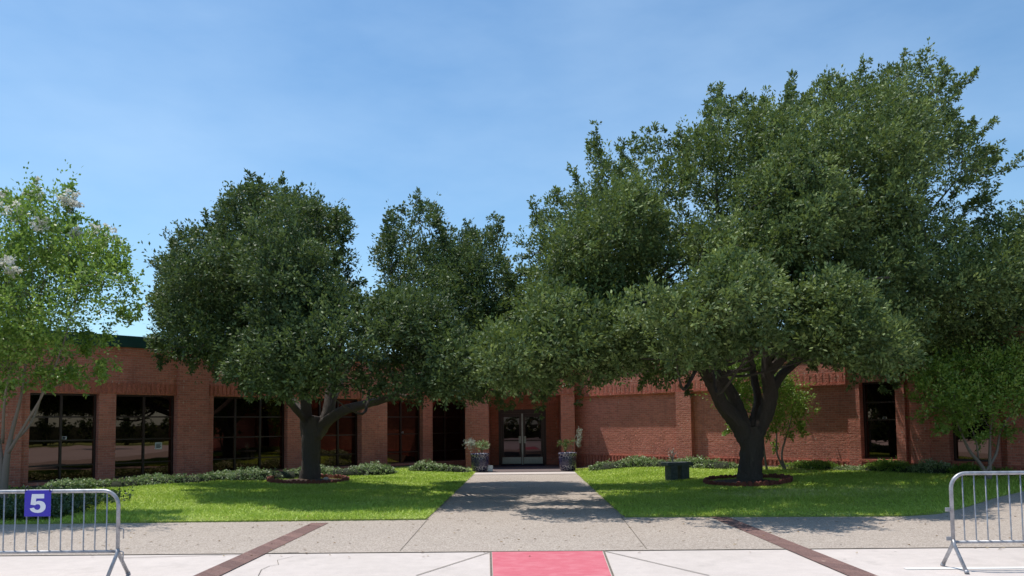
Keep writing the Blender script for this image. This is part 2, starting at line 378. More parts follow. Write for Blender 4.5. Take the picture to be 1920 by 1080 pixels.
# planting beds along the walls
def bed(name, W, s0, s1, o1):
    V = []; Fc = []; n = 40
    for i in range(n+1):
        s = s0+(s1-s0)*i/n
        for o in (.0, o1*.5, o1*(1+.12*math.sin(s*2.1))):
            p = W(s, o); V.append((p[0], p[1], float(T(p[0], p[1]))+.05))
    for i in range(n):
        for j in range(2): Fc.append((i*3+j, i*3+j+1, i*3+j+4, i*3+j+3))
    tag(meshobj(name, V, Fc, SOIL), kind='structure')
bed('planting_bed', LW, -6, 14.8, 1.0); bed('planting_bed', RW, .6, 19, 1.0)

# ------------------------------------------------------------------ the building
B = empty('brick_building', (0, 31, 0)); B.location = (0, 0, 0)
tag(B, 'low reddish brick building with two angled wings and a green metal roof edge', 'building')
ZH, ZT, ZC0, ZC1 = 2.65, 3.0, 3.98, 4.32
LOC = {'L': (LP[0], LP[1], 0, RZL), 'R': (RP[0], RP[1], 0, RZR)}
def part(mb, name, m, wing=None, label=None, bevel=0, parent=None):
    if wing: x, y, z, r = LOC[wing]; o = mb.build(name, m, parent or B, loc=(x, y, z), rz=r, bevel=bevel)
    else: o = mb.build(name, m, parent or B, bevel=bevel)
    if label: o['label'] = label
    return o
def soldier(mb, s0, s1, z0, z1, out=.035, pitch=.2, wd=.105, y=0.0):
    n = int((s1-s0)/pitch)
    for i in range(n):
        a = s0+(i+.5)*(s1-s0)/n; mb.box(a-wd/2, a+wd/2, y-out, y+.01, z0, z1)
def window(wing, x0, x1, z0, z1, cols, rows, sticker=None, y=.2):
    f = MB(); t = .05
    f.box(x0, x0+t, y, y+.08, z0, z1).box(x1-t, x1, y, y+.08, z0, z1).box(x0+t, x1-t, y, y+.08, z1-t, z1).box(x0+t, x1-t, y, y+.08, z0, z0+t)
    for c in cols: f.box(c-.028, c+.028, y-.004, y+.076, z0+t, z1-t)
    for r in rows: f.box(x0+t, x1-t, y+.006, y+.07, r-.02, r+.02)
    fo = part(f, 'window', FRAME, wing)
    fo['label'] = 'dark tinted window in bronze frame'
    p = MB().box(x0+t*.5, x1-t*.5, y+.04, y+.05, z0+t*.5, z1-t*.5).build('pane', GLASS, fo)
    if sticker:
        sx, sz, sw, sh = sticker; q = MB().box(sx-sw/2, sx+sw/2, y+.030, y+.036, sz-sh/2, sz+sh/2); k = q.build('notice', WHITE, fo)
        k2 = MB()
        for i in range(4): k2.box(sx-sw*.36, sx+sw*(.36-.12*(i % 2)), y+.027, y+.0295, sz+sh*(.26-.17*i)-.012, sz+sh*(.26-.17*i)+.012)
        k2.build('notice_print', simple('print_ink', (.08, .07, .09), .7), fo)
    return fo

def zl(px, py):                               # height of a photo pixel on the left / right wing face
    return at(px, py, LW(ls(px))[1])[2]
def zr(px, py): return at(px, py, RW(rs(px))[1])[2]

# left wing ---- windows given by their photo columns
LWIN = [(-330, -200, [-265]), (-140, -10, [-75]), (55, 185, [119]), (217, 331, [275]), (400, 539, [447, 494]), (574, 676, [640, 606]), (726, 793, [758]), (811, 868, [841])]
s_end = 15.75; s_beg = ls(-330)-1.2
wl = MB(); z0w = .28
wl.box(s_beg, s_end, 0, .4, ZH, 3.86)                       # wall above the windows
wl.box(s_beg, s_end, 0.02, .4, -.05, z0w)                    # plinth under them
prev = s_beg
wins = []
for a, b, cols in LWIN:
    sa, sb = ls(a), ls(b)
    if b == 868: sb = s_end-.15
    wl.box(prev, sa, 0.0 if prev > -90 else 0, .4, z0w, ZH); prev = sb; wins.append((sa, sb, [ls(c) for c in cols]))
wl.box(prev, s_end, 0, .4, z0w, ZH)
wl.box(s_beg, s_end, -.05, .35, 3.86, 3.985); wl.box(s_beg, s_end, -.03, .0-.0, 3.78, 3.86)
wl.box(s_beg, s_end, .42, .5, -.05, 3.9)                     # dark rooms are closed behind the glass
part(wl, 'wall', BRICK, 'L')
for a, b in ((331, 389), (676, 700), (-6, 40)): part(MB().box(ls(a), ls(b), -.07, .0, -.05, 3.777), 'pilaster', BRICK, 'L')
sc = MB(); soldier(sc, s_beg, s_end, ZH+.03, ZT-.02, .022, .135, .095)
part(sc, 'soldier_course', SOLDIER, 'L')
tr = [zl(275, 781.5), zl(275, 823), zl(275, 867)]
for i, (sa, sb, cs) in enumerate(wins):
    st = None
    if i == 2: st = (ls(126), zl(126, 821), .12, .08)
    if i == 3: st = (ls(304), zl(304, 836), .2, .2)
    if i == 6: st = (ls(762), zl(762, 811), .07, .07)
    window('L', sa, sb, z0w, ZH, cs, tr, st)
cp = MB().box(s_beg, s_end+.1, -.13, .6, ZC0+.006, ZC1); part(cp, 'roof_edge', COPE, 'L', bevel=.02)
rf = MB().box(s_beg, s_end-1.5, .6, 9.0, 3.9, 4.1); part(rf, 'roof', ROOFM, 'L')
bw = MB().box(s_beg, s_end-6, 8.7, 9.0, -.05, 3.9).box(s_beg, s_beg+.3, .5, 8.7, -.05, 3.9); part(bw, 'wall', BRICK, 'L')

# right wing
s_r1 = rs(1905)+4.5
ZB = 2.74
wr = MB()
A = [(rs(1613), rs(1680)), (rs(1778), rs(1855))]; zs, zh = .58, 2.77
BY = .04                                                     # main plane is set back from the pilasters
wr.box(-.6, rs(1274), 0.02, .5, -.05, ZB)
wr.box(rs(1274), rs(1590), BY, .5, -.05, ZB)
wr.box(rs(1590), A[0][0], 0, .5, -.05, zh); wr.box(A[0][0], A[0][1], 0.004, .5, -.05, zs); wr.box(A[0][1], rs(1697), 0, .5, -.05, zh)
wr.box(rs(1697), rs(1706), .16, .5, -.05, zh); wr.box(rs(1706), rs(1742), 0, .5, -.05, zh)
wr.box(rs(1742), A[1][0], BY, .5, -.05, zh); wr.box(A[1][0], A[1][1], BY+.004, .5, -.05, zs); wr.box(A[1][1], rs(1873), 0, .5, -.05, zh)
wr.box(rs(1873), rs(1886), .16, .5, -.05, zh); wr.box(rs(1886), s_r1, 0, .5, -.05, zh)
wr.box(rs(1590), s_r1, 0.002, .5, zh, 3.86)
wr.box(-.6, rs(1590), -.075, .5, ZB, 3.86)
wr.box(-.6, s_r1, -.11, .5, 3.86, 3.985)
part(wr, 'wall', BRICK, 'R')
pr = MB().box(rs(1272), rs(1300), -.125, BY-.001, -.05, ZB-.002)
part(pr, 'pilaster', BRICK, 'R', 'rough brick pilaster splitting the windowless wall')
sc = MB(); soldier(sc, -.4, rs(1588), ZB+.04, ZB+.34, .008, .2, .11, -.075)
sc.box(-.5, rs(1589), -.10, -.074, ZB-.012, ZB+.03)
soldier(sc, rs(1706), s_r1-.2, 2.9, 3.2, .012, .2, .11, .0)
part(sc, 'soldier_course', SOLDIER, 'R')
for a, b, y in ((.1, rs(1272), .02), (rs(1300), rs(1590), BY), (rs(1706), rs(1742), 0), (rs(1886), s_r1-.1, 0)):
    bc = MB(); soldier(bc, a, b, .06, .50, .03, .15, .078, y)
    bc.box(a, b, y-.03, y+.005, .495, .53); part(bc, 'base_course', SOLDIER, 'R')
for i, (a, b) in enumerate(A): sill = MB().box(a-.02, b+.02, -.05+(BY if i else 0), .19+(BY if i else 0), zs-.06, zs+.012); part(sill, 'sill', SOLDIER, 'R')
window('R', A[0][0], A[0][1], zs+.014, zh-.002, [], [zr(1645, 754), zr(1645, 787)], (rs(1652), zr(1652, 784), .11, .07), .22)
window('R', A[1][0], A[1][1], zs+.014, zh-.002, [], [zr(1815, 754), zr(1815, 787)], None, .30)
part(MB().box(-.6, s_r1, -.14, .7, ZC0+.006, ZC1), 'roof_edge', COPE, 'R', bevel=.02)
part(MB().box(1.5, s_r1, .7, 9.0, 3.9, 4.1), 'roof', ROOFM, 'R')
part(MB().box(6, s_r1, 8.7, 9.0, -.05, 3.9).box(s_r1-.3, s_r1, .5, 8.7, -.05, 3.9), 'wall', BRICK, 'R')

# entrance portal
PY = 30.5; XL0, XL1, XR0, XR1 = -2.24, -1.36, 1.40, 1.92
ZP = at(980, 741, PY)[2]
po = MB().box(XL0, XL1, PY, 33.2, -.05, ZP).box(XR0, XR1, PY, 33.2, -.05, ZP).box(XL0, XR1, PY, 36, ZP, 3.86)
po.box(XL0-.04, XR1+.04, PY-.06, PY+.0, 3.78, 3.985)
part(po, 'portal', BRICK, None, 'projecting brick entrance surround')
pso = MB(); soldier(pso, XL0+.05, XR1-.05, ZP+.05, ZP+.36, .022, .2, .11, PY); pso.box(XL0+.02, XR1-.02, PY-.03, PY+.01, ZP+.0, ZP+.04)
part(pso, 'soldier_course', SOLDIER)
part(MB().box(XL0-.1, XR1+.1, PY-.13, 33, ZC0+.006, ZC1), 'roof_edge', COPE, None, bevel=.02)
part(MB().box(-6, 6, 33.01, 42, 3.95, 4.12), 'roof', ROOFM)
DYd = 33.2; dl, dr = at(935, 800, DYd)[0], at(1023.5, 800, DYd)[0]; dt = at(980, 768, DYd)[2]
bwall = MB().box(XL1, dl, DYd-.3, DYd+.2, -.05, ZP).box(dr, XR0, DYd-.3, DYd+.2, -.05, ZP).box(dl, dr, DYd-.3, DYd+.2, dt, ZP)
bwall.box(dl-.2, dr+.2, DYd+.25, DYd+.35, -.05, ZP)  # unseen box added behind the doors to stop light leaking through
part(bwall, 'wall', BRICK)
z0 = .045
fr = MB().box(dl, dl+.12, DYd-.16, DYd, z0, dt).box(dr-.12, dr, DYd-.16, DYd, z0, dt).box(dl+.12, dr-.12, DYd-.16, DYd, dt-.16, dt)
part(fr, 'door_frame', DOORM)
mid = (dl+dr)/2
part(MB().box(mid-.03, mid+.03, DYd-.19, DYd-.1, z0, dt-.17), 'door_mullion', STEEL)
for sgn, a, b in ((-1, dl+.125, mid-.034), (1, mid+.034, dr-.125)):
    d = MB(); t = .09; zt = dt-.165
    d.box(a, a+t, DYd-.13, DYd-.08, z0, zt).box(b-t, b, DYd-.13, DYd-.08, z0, zt).box(a+t, b-t, DYd-.13, DYd-.08, zt-.14, zt).box(a+t, b-t, DYd-.13, DYd-.08, z0, z0+.32)
    d.box(a+t, b-t, DYd-.128, DYd-.085, 1.0, 1.06)
    do = part(d, 'door', DOORM)
    MB().box(a+t, b-t, DYd-.11, DYd-.10, z0+.32, zt-.14).build('pane', DGLASS, do)
    MB().box(a+.02, b-.02, DYd-.145, DYd-.131, z0+.03, z0+.30).build('kick_plate', STEEL, do, bevel=.003)
    hx = (b-.07) if sgn < 0 else (a+.07)
    h = MB().box(hx-.045, hx+.045, DYd-.148, DYd-.131, .92, 1.2); h.tube([(hx, DYd-.15, .96), (hx, DYd-.20, .97), (hx, DYd-.20, 1.15), (hx, DYd-.15, 1.16)], .014, 8)
    h.build('handle', STEEL, do)
    # things seen dimly in the glass: nothing extra

# ------------------------------------------------------------------ foliage generators
def leaves(P, D, rng, ll, lw, up=.75, rnd=1.05):
    """P base points (n,3), D leaf directions -> rhombic leaves (n*4,3)"""
    n = len(P); D = D/np.linalg.norm(D, axis=1, keepdims=True)
    N = np.array([0, 0, up])+rng.normal(size=(n, 3))*rnd; Sd = np.cross(D, N); Sd /= np.linalg.norm(Sd, axis=1, keepdims=True)+1e-9
    L = (ll*rng.uniform(.65, 1.3, n))[:, None]; W = (lw*rng.uniform(.7, 1.25, n))[:, None]
    Nn = np.cross(Sd, D)
    V = np.empty((n, 4, 3)); V[:, 0] = P; V[:, 1] = P+D*L*.45+Sd*W*.5+Nn*W*.12; V[:, 2] = P+D*L; V[:, 3] = P+D*L*.5-Sd*W*.5+Nn*W*.12
    return V.reshape(-1, 3)
def sprigs(O, D, Ls, per, rng, ll, lw, spread=.65, droop=0.0, **kw):
    """twigs with leaves along them; O origins, D directions, Ls lengths"""
    n = len(O); D = D/np.linalg.norm(D, axis=1, keepdims=True)
    t = rng.uniform(.05, 1.0, (n, per)); off = rng.normal(size=(n, per, 3)); 
    P = O[:, None]+D[:, None]*(t*Ls[:, None])[..., None]+off*.035*(1.1-t[..., None]*.6)*(Ls[:, None, None]/.3)
    P[..., 2] -= droop*(t*Ls[:, None])**2
    LD = D[:, None]*.9+off*spread; P = P.reshape(-1, 3); LD = LD.reshape(-1, 3)
    tint = np.clip(np.repeat(rng.uniform(-.1, 1.0, n), per)*.62+t.reshape(-1)*.2+rng.uniform(-.05, .3, n*per), 0, 1)
    return leaves(P, LD, rng, ll, lw, **kw), tint
def inpoly(px, py, poly):
    c = np.zeros(len(px), bool); n = len(poly)
    for i in range(n):
        x1, y1 = poly[i]; x2, y2 = poly[i-1]
        m = ((y1 > py) != (y2 > py)) & (px < (x2-x1)*(py-y1)/((y2-y1) or 1e-9)+x1); c ^= m
    return c
def edgedist(px, py, poly):
    d = np.full(len(px), 1e9); n = len(poly)
    for i in range(n):
        x1, y1 = poly[i-1]; x2, y2 = poly[i]; vx, vy = x2-x1, y2-y1; L = vx*vx+vy*vy+1e-9
        t = np.clip(((px-x1)*vx+(py-y1)*vy)/L, 0, 1); d = np.minimum(d, np.hypot(px-x1-t*vx, py-y1-t*vy))
    return d
def crown_clumps(poly, Y, thick, n, rmin, rmax, rng, E=2.6, ycurve=None, hollow=.35, gate=None, thr=-.08):
    """the outline swelled to a volume: clump centres and radii in world metres"""
    xs = [p[0] for p in poly]; ys = [p[1] for p in poly]; out = []
    m = Y/F; tries = 0; k = n*90
    px = rng.uniform(min(xs), max(xs), k); py = rng.uniform(min(ys), max(ys), k); ok = inpoly(px, py, poly); px = px[ok]; py = py[ok]
    e = edgedist(px, py, poly)*m
    for x, y, ee in zip(px, py, e):
        r = rng.uniform(rmin, rmax)
        if ee < r*.9:
            r = ee/.9
            if r < rmin*.4 or rng.random() < .35: continue
        D = thick*math.sqrt(max(0.0, 1-(1-min(ee/E, 1))**2)); u = rng.uniform(-1, 1); u = math.copysign(abs(u)**hollow, u)
        yy = Y+u*D*rng.uniform(.75, 1.0)*(1.0 if u < 0 else .33)
        if ycurve: yy += ycurve(x, y)
        p = at(x, y, yy); r2 = r*yy/Y
        if gate is not None and mnoise.noise(Vector(p)*.55+Vector((gate, 0, 0)))+.6*mnoise.noise(Vector(p)*1.15+Vector((0, gate, 0))) < thr: continue
        if any(np.linalg.norm((p-q[0])/(r2+q[1])) < .42 for q in out): continue
        out.append((p, r2, ee))
        if len(out) >= n: break
    return out
def edge_shoots(poly, Y, rng, spacing=22, lo=.4, hi=1.0, wind=(0, 0, 0), ylim=560, spready=1.4, inset=42):
    """long leafy twigs that break the outline: (origin, direction, length)"""
    out = []; n = len(poly); cx = np.mean([p[0] for p in poly]); cy = np.mean([p[1] for p in poly])+120
    for i in range(n):
        x1, y1 = poly[i-1]; x2, y2 = poly[i]; L = math.hypot(x2-x1, y2-y1); k = max(1, int(L/spacing+rng.random()))
        for _ in range(k):
            t = rng.random(); x = x1+(x2-x1)*t; y = y1+(y2-y1)*t; yy = Y+rng.uniform(-1, .6)*spready
            vx, vy = x-cx, y-cy; d = math.hypot(vx, vy); ux, uy = vx/d, vy/d; q = at(x-ux*inset, y-uy*inset, yy)
            D = np.array([ux*.8, rng.normal()*.3, -uy*.8+(.35 if y < ylim else -.3)])+rng.normal(size=3)*.35+np.array(wind); D /= np.linalg.norm(D)
            out.append((q, D, rng.uniform(lo, hi)*(1 if y < ylim else .7)))
    return out
def foliage(name, clumps, rng, m, parent, dens, per, ll, lw, tw=(.22, .45), wind=(0, 0, 0), squash=.8, droop=0.0, shoots=.06, up=.5, edge=()):
    O = []; D = []; L = []; wind = np.array(wind)
    for q, d, l in edge:
        k = int(5+l*13); t = rng.random(k)**.8; bend = np.array([0, 0, -.25 if d[2] < .3 else .12])
        O.append(q+d*(t*l)[:, None]+bend*(t*t*l)[:, None]+rng.normal(size=(k, 3))*.03); D.append(d*.9+rng.normal(size=(k, 3))*.55); L.append(rng.uniform(.12, .26, k)*(1.15-t*.4))
    for c, r, e in clumps:
        k = max(6, int(dens*r*r)); v = rng.normal(size=(k, 3)); v /= np.linalg.norm(v, axis=1, keepdims=True)
        rad = r*rng.uniform(.25, 1.0, k)**.45; o = c+v*rad[:, None]*np.array([1, 1, squash])
        # lumpy surface
        O.append(o-v*.15*r); d = v*.9+rng.normal(size=(k, 3))*.45+np.array([0, 0, up])+wind; D.append(d)
        l = rng.uniform(*tw, k)*min(1.0, .45+r); sh = rng.random(k) < shoots; l[sh] *= 2.1; L.append(l)
    O = np.concatenate(O); D = np.concatenate(D); L = np.concatenate(L)
    Vv, tint = sprigs(O, D, L, per, rng, ll, lw, droop=droop)
    return fastmesh(name, Vv, 4, m, parent, tint)
def limbs(mb, base_r, hubs, clumps, rng, n=60, rt=.02):
    """secondary branches from hub points to some of the clumps"""
    hubs = [np.array(h, float) for h in hubs]; idx = rng.permutation(len(clumps))[:n]
    for i in idx:
        c = clumps[i][0]; dist = [np.linalg.norm((c-h[:3])*np.array([1, 1, 1.0]))+max(0, h[2]-c[2])*1.5 for h in hubs]; h = hubs[int(np.argmin(dist))]
        L = np.linalg.norm(c-h[:3])
        if L < .3 or c[2] < h[2]-.15: continue
        mid = (h[:3]+c)/2+rng.normal(size=3)*L*.08+np.array([0, 0, .03*L]); mid2 = h[:3]*.78+c*.22+rng.normal(size=3)*L*.04+np.array([0, 0, .05*L])
        r0 = min(h[3]*.55, .018+.011*L, .055)
        P, rr = smoothpath([(*h[:3], r0), (*mid2, r0*.85), (*mid, r0*.6), (*c, .008)], 5); mb.tube(P, rr, 6, False)

# ------------------------------------------------------------------ oaks
def oak(name, label, lobes, base, limbpaths, m, seed, dens, per, wind=(0, 0, 0), nl=70, droop=.0, spacing=24):
    """lobes: (outline, distance, half thickness, clumps, radius range, swelling, threshold, edge shoots?)"""
    rng = np.random.default_rng(seed); b = np.array(base); cl = []; es = []
    t = empty(name, tuple(b)); tag(t, label, 'tree')
    for k, (poly, Y, thick, nc, rr, E, thr, sh) in enumerate(lobes):
        cl += crown_clumps(poly, Y, thick, nc, *rr, rng, E=E, gate=seed+k*7.3, thr=thr)
        if sh: es += edge_shoots(poly, Y, rng, spacing, wind=wind)
    print(name, 'clumps', len(cl), 'shoots', len(es)); tr = MB(); hubs = []
    for i, path in enumerate(limbpaths):
        P, R_ = smoothpath(path, 7); tr.tube(P, R_, 18, True, .16, i+seed)
        hubs += [(*P[k], R_[k]) for k in range(len(P)//2, len(P), 3)] if i else []
    limbs(tr, .1, hubs, cl, rng, nl)
    for q, d, l in es: tr.tube([q-d*.4, q+d*l*.95], [.014, .004], 4, False)
    o = tr.build('trunk', BARK, t, smooth=True)
    f = foliage('crown', cl, rng, m, t, dens, per, .092, .046, wind=wind, droop=droop, edge=es)
    for q in (o, f): q.matrix_parent_inverse = Matrix.Translation(-b)
    return t, cl

def P4(px, py, Y, r): return (*at(px, py, Y), r)
poly1 = [(275,560),(300,530),(290,480),(315,470),(302,442),(330,450),(355,425),(375,432),(398,420),(410,392),(425,380),(426,342),(450,357),(489,347),(522,348),(545,375),(572,376),(600,383),(640,392),(664,413),(662,445),(690,462),(702,448),(725,422),(722,400),(750,378),(792,373),(838,391),(825,420),(852,432),(890,430),(933,424),(958,438),(948,470),(975,500),(990,560),(985,640),(970,700),(930,745),(880,760),(851,748),(833,760),(790,745),(749,773),(731,747),(687,733),(638,733),(589,747),(527,751),(473,748),(440,725),(415,698),(384,689),(340,689),(300,680),(282,653),(287,631),(293,604),(318,587),(287,569)]
Y1 = 23.2; b1 = ground(582, 906, .06); Y1 = float(b1[1])
lp1 = [[(*(b1-np.array([0, 0, .15])), .37), (b1[0], b1[1], b1[2]+.12, .30), P4(581, 860, Y1, .245), P4(584, 815, Y1, .25), P4(590, 780, Y1, .22)],
       [P4(580, 830, Y1, .18), P4(574, 790, Y1, .17), P4(570, 740, Y1-.2, .13), P4(545, 640, Y1-.3, .10), P4(500, 520, Y1, .05), P4(470, 420, Y1+.2, .02)],
       [P4(592, 820, Y1, .20), P4(612, 780, Y1+.1, .18), P4(624, 720, Y1+.4, .15), P4(640, 620, Y1+.6, .10), P4(610, 500, Y1+.8, .05), P4(600, 420, Y1+1, .02)],
       [P4(598, 800, Y1, .16), P4(640, 772, Y1-.4, .135), P4(690, 757, Y1-.8, .115), P4(745, 738, Y1-1.2, .095), P4(800, 700, Y1-1.0, .08), P4(860, 620, Y1-.4, .04)],
       [P4(600, 795, Y1, .10), P4(625, 750, Y1+.9, .08), P4(655, 690, Y1+1.6, .06), P4(740, 560, Y1+2, .04), P4(775, 430, Y1+1.5, .02)],
       [P4(574, 790, Y1, .10), P4(552, 765, Y1-.8, .09), P4(530, 735, Y1-1.6, .07), P4(470, 650, Y1-2.2, .03)],
       [P4(574, 785, Y1, .12), P4(520, 720, Y1+.8, .10), P4(430, 640, Y1+1.4, .06), P4(340, 560, Y1+1.2, .02)]]
polyA = [(280,565),(300,530),(292,485),(318,470),(330,452),(355,430),(400,428),(412,398),(430,350),(489,350),(530,355),(600,386),(640,398),(656,425),(660,470),(672,510),(668,560),(600,640),(500,690),(420,700),(384,689),(340,685),(300,675),(285,650),(295,600)]
polyB = [(700,470),(728,425),(726,400),(752,380),(792,376),(832,394),(826,425),(855,438),(890,434),(933,428),(955,440),(950,475),(978,520),(985,600),(975,690),(935,742),(885,756),(851,748),(800,730),(740,640),(712,560)]
polyF = [(415,690),(440,640),(500,600),(560,545),(620,520),(690,570),(745,545),(830,560),(880,640),(900,720),(880,758),(833,758),(790,745),(749,770),(731,747),(687,733),(638,735),(589,747),(527,751),(473,748),(440,725)]
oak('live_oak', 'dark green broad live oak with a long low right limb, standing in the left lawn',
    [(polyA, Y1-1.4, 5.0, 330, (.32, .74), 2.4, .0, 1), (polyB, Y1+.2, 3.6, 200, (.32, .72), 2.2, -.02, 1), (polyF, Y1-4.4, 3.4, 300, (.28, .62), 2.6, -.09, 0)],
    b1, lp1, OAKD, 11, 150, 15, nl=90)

poly2 = [(888,700),(884,650),(900,600),(935,580),(950,540),(968,510),(960,470),(974,443),(1008,388),(1043,363),(1064,338),(1072,363),(1095,329),(1092,276),(1114,282),(1129,307),(1167,295),(1198,251),(1216,270),(1247,264),(1253,301),(1272,305),(1266,251),(1284,232),(1303,245),(1334,232),(1322,201),(1315,158),(1334,158),(1343,183),(1365,189),(1371,214),(1427,170),(1464,183),(1477,155),(1505,164),(1514,183),(1542,146),(1576,133),(1590,158),(1644,133),(1675,127),(1706,112),(1740,108),(1752,127),(1775,115),(1784,146),(1809,152),(1783,183),(1800,208),(1790,228),(1846,236),(1812,257),(1868,282),(1849,295),(1899,316),(1850,322),(1832,325),(1843,344),(1855,388),(1824,372),(1806,390),(1812,425),(1835,431),(1880,412),(1917,392),(1970,380),(2050,420),(2080,600),(2000,690),(1920,672),(1860,685),(1790,680),(1735,675),(1713,708),(1675,713),(1644,704),(1595,690),(1545,683),(1495,685),(1470,672),(1433,660),(1396,668),(1334,690),(1297,700),(1285,716),(1247,720),(1210,712),(1173,700),(1136,712),(1086,712),(1078,729),(1043,714),(1024,741),(980,735),(968,745),(937,735),(900,738)]
b2 = ground(1407, 908, .08); Y2 = float(b2[1])
lp2 = [[(*(b2-np.array([0, 0, .15])), .40), (b2[0], b2[1], b2[2]+.12, .32), P4(1409, 865, Y2, .285), P4(1408, 825, Y2, .285), P4(1408, 800, Y2, .27)],
       [P4(1402, 830, Y2, .22), P4(1385, 795, Y2-.1, .21), P4(1352, 757, Y2-.3, .17), P4(1333, 715, Y2-.5, .15), P4(1308, 675, Y2-.8, .12), P4(1230, 560, Y2-1.2, .07), P4(1160, 420, Y2-.8, .02)],
       [P4(1406, 820, Y2, .18), P4(1392, 785, Y2+.2, .17), P4(1372, 740, Y2+.5, .15), P4(1350, 698, Y2+.7, .13), P4(1338, 600, Y2+.9, .10), P4(1345, 400, Y2+1, .05), P4(1335, 230, Y2+1, .015)],
       [P4(1414, 825, Y2, .22), P4(1432, 782, Y2, .20), P4(1444, 735, Y2-.1, .18), P4(1440, 690, Y2-.2, .15), P4(1450, 560, Y2-.2, .11), P4(1520, 380, Y2, .06), P4(1600, 200, Y2+.2, .015)],
       [P4(1410, 800, Y2, .10), P4(1420, 750, Y2+.4, .10), P4(1412, 700, Y2+.8, .09), P4(1400, 600, Y2+1.4, .06), P4(1430, 420, Y2+2, .02)],
       [P4(1440, 745, Y2-.1, .12), P4(1462, 708, Y2+.2, .11), P4(1488, 683, Y2+.6, .10), P4(1580, 600, Y2+.8, .08), P4(1700, 450, Y2+.8, .04), P4(1800, 330, Y2+.6, .015)],
       [P4(1440, 700, Y2-.2, .12), P4(1520, 620, Y2-1.2, .10), P4(1640, 560, Y2-1.8, .07), P4(1800, 560, Y2-1.8, .03)],
       [P4(1320, 690, Y2-.6, .11), P4(1220, 640, Y2-1.3, .09), P4(1100, 600, Y2-1.8, .06), P4(980, 600, Y2-1.6, .02)]]
polyG1 = [(888,700),(886,650),(925,600),(960,620),(1000,540),(1060,520),(1100,570),(1170,560),(1215,620),(1210,700),(1173,700),(1136,712),(1086,712),(1078,729),(1043,714),(1024,741),(980,735),(968,745),(937,735),(900,735)]
polyG2 = [(1150,640),(1170,560),(1240,520),(1290,545),(1350,470),(1430,490),(1480,560),(1500,640),(1470,668),(1433,650),(1396,655),(1334,690),(1297,700),(1285,716),(1247,720),(1200,700)]
polyG3 = [(1440,600),(1490,540),(1560,500),(1620,530),(1660,590),(1715,620),(1713,700),(1675,713),(1644,704),(1595,690),(1545,683),(1495,685),(1450,660)]
polyG4 = [(1010,520),(1040,430),(1110,400),(1150,340),(1210,350),(1250,420),(1230,500),(1160,560),(1060,570)]
polyG5 = [(1290,480),(1330,380),(1400,330),(1470,260),(1540,280),(1600,360),(1590,450),(1500,500),(1400,520)]
polyH = [(1735,690),(1740,600),(1790,540),(1860,500),(1930,480),(2060,500),(2080,640),(2000,700),(1900,690),(1820,690)]
t2, cl2 = oak('live_oak', 'tallest tree, a wide live oak with forked trunk, standing on the right lawn',
    [(poly2, Y2+.3, 4.8, 760, (.34, .78), 3.0, -.11, 1), (polyG1, Y2-3.6, 3.8, 200, (.32, .68), 2.2, -.2, 0), (polyG2, Y2-5.6, 3.0, 120, (.32, .66), 2.0, -.10, 0), (polyG3, Y2-4.4, 3.2, 120, (.32, .66), 2.0, -.10, 0),
     (polyG4, Y2-3.0, 2.4, 90, (.32, .7), 1.8, -.08, 0), (polyG5, Y2-3.4, 2.6, 100, (.34, .7), 1.8, -.05, 0), (polyH, Y2-.3, 2.0, 70, (.34, .7), 1.8, -.2, 0)],
    b2, lp2, OAKL, 23, 135, 15, wind=(.3, 0, .1), nl=170)

# ------------------------------------------------------------------ crape myrtles
def myrtle(label, poly, Y, thick, n, rr, base, stems, seed, dens, per, blossoms=0, ll=.075, lw=.045, E=1.8, name='crape_myrtle', up=.6, tw=(.25, .6), group=None):
    rng = np.random.default_rng(seed); b = np.array(base); t = empty(name, tuple(b)); tag(t, label, 'tree', group)
    cl = crown_clumps(poly, Y, thick, n, *rr, rng, E=E, gate=seed, thr=-.10 if blossoms else -.45); tr = MB(); hubs = []; es = edge_shoots(poly, Y, rng, 22, .2, .5, spready=.8, inset=32)
    for i, path in enumerate(stems):
        P, R_ = smoothpath(path, 6); R_ = R_*(.45 if blossoms else .72); tr.tube(P, R_, 10, True, .05, i); hubs += [(*P[k], R_[k]) for k in range(len(P)//2, len(P), 3)]
    limbs(tr, .1, hubs, cl, rng, int(n*.7)); q1 = tr.build('trunk', MBARK, t, smooth=True)
    q2 = foliage('crown', cl, rng, MYRL, t, dens, per, ll, lw, tw=tw, up=up, shoots=.16, edge=es); ob = [q1, q2]
    if blossoms:
        VV = []; TT = []
        for (px, py, yy, r) in blossoms:
            c = at(px, py, yy-.4); k = 14; v = rng.normal(size=(k, 3)); O = c+v*r*.6; vv, tt = sprigs(O, v+np.array([0.4, 0, .8]), np.full(k, r*1.1), 16, rng, .06, .05, spread=1.2); VV.append(vv); TT.append(tt)
        ob.append(fastmesh('blossom', np.concatenate(VV), 4, PALE, t, np.concatenate(TT)))
    for q in ob: q.matrix_parent_inverse = Matrix.Translation(-b)
    return t, ob
YM = 18.3
polyM = [(-210,460),(-150,400),(-60,370),(0,392),(28,378),(41,342),(55,365),(82,362),(111,353),(139,390),(118,398),(104,412),(141,424),(172,432),(204,440),(184,458),(226,464),(216,488),(255,503),(246,530),(281,579),(244,566),(236,588),(211,615),(184,606),(170,640),(215,690),(160,690),(172,722),(132,712),(110,745),(70,700),(30,720),(-20,735),(-150,720),(-220,600)]
bM = ground(5, 958, .05); YM = float(bM[1])
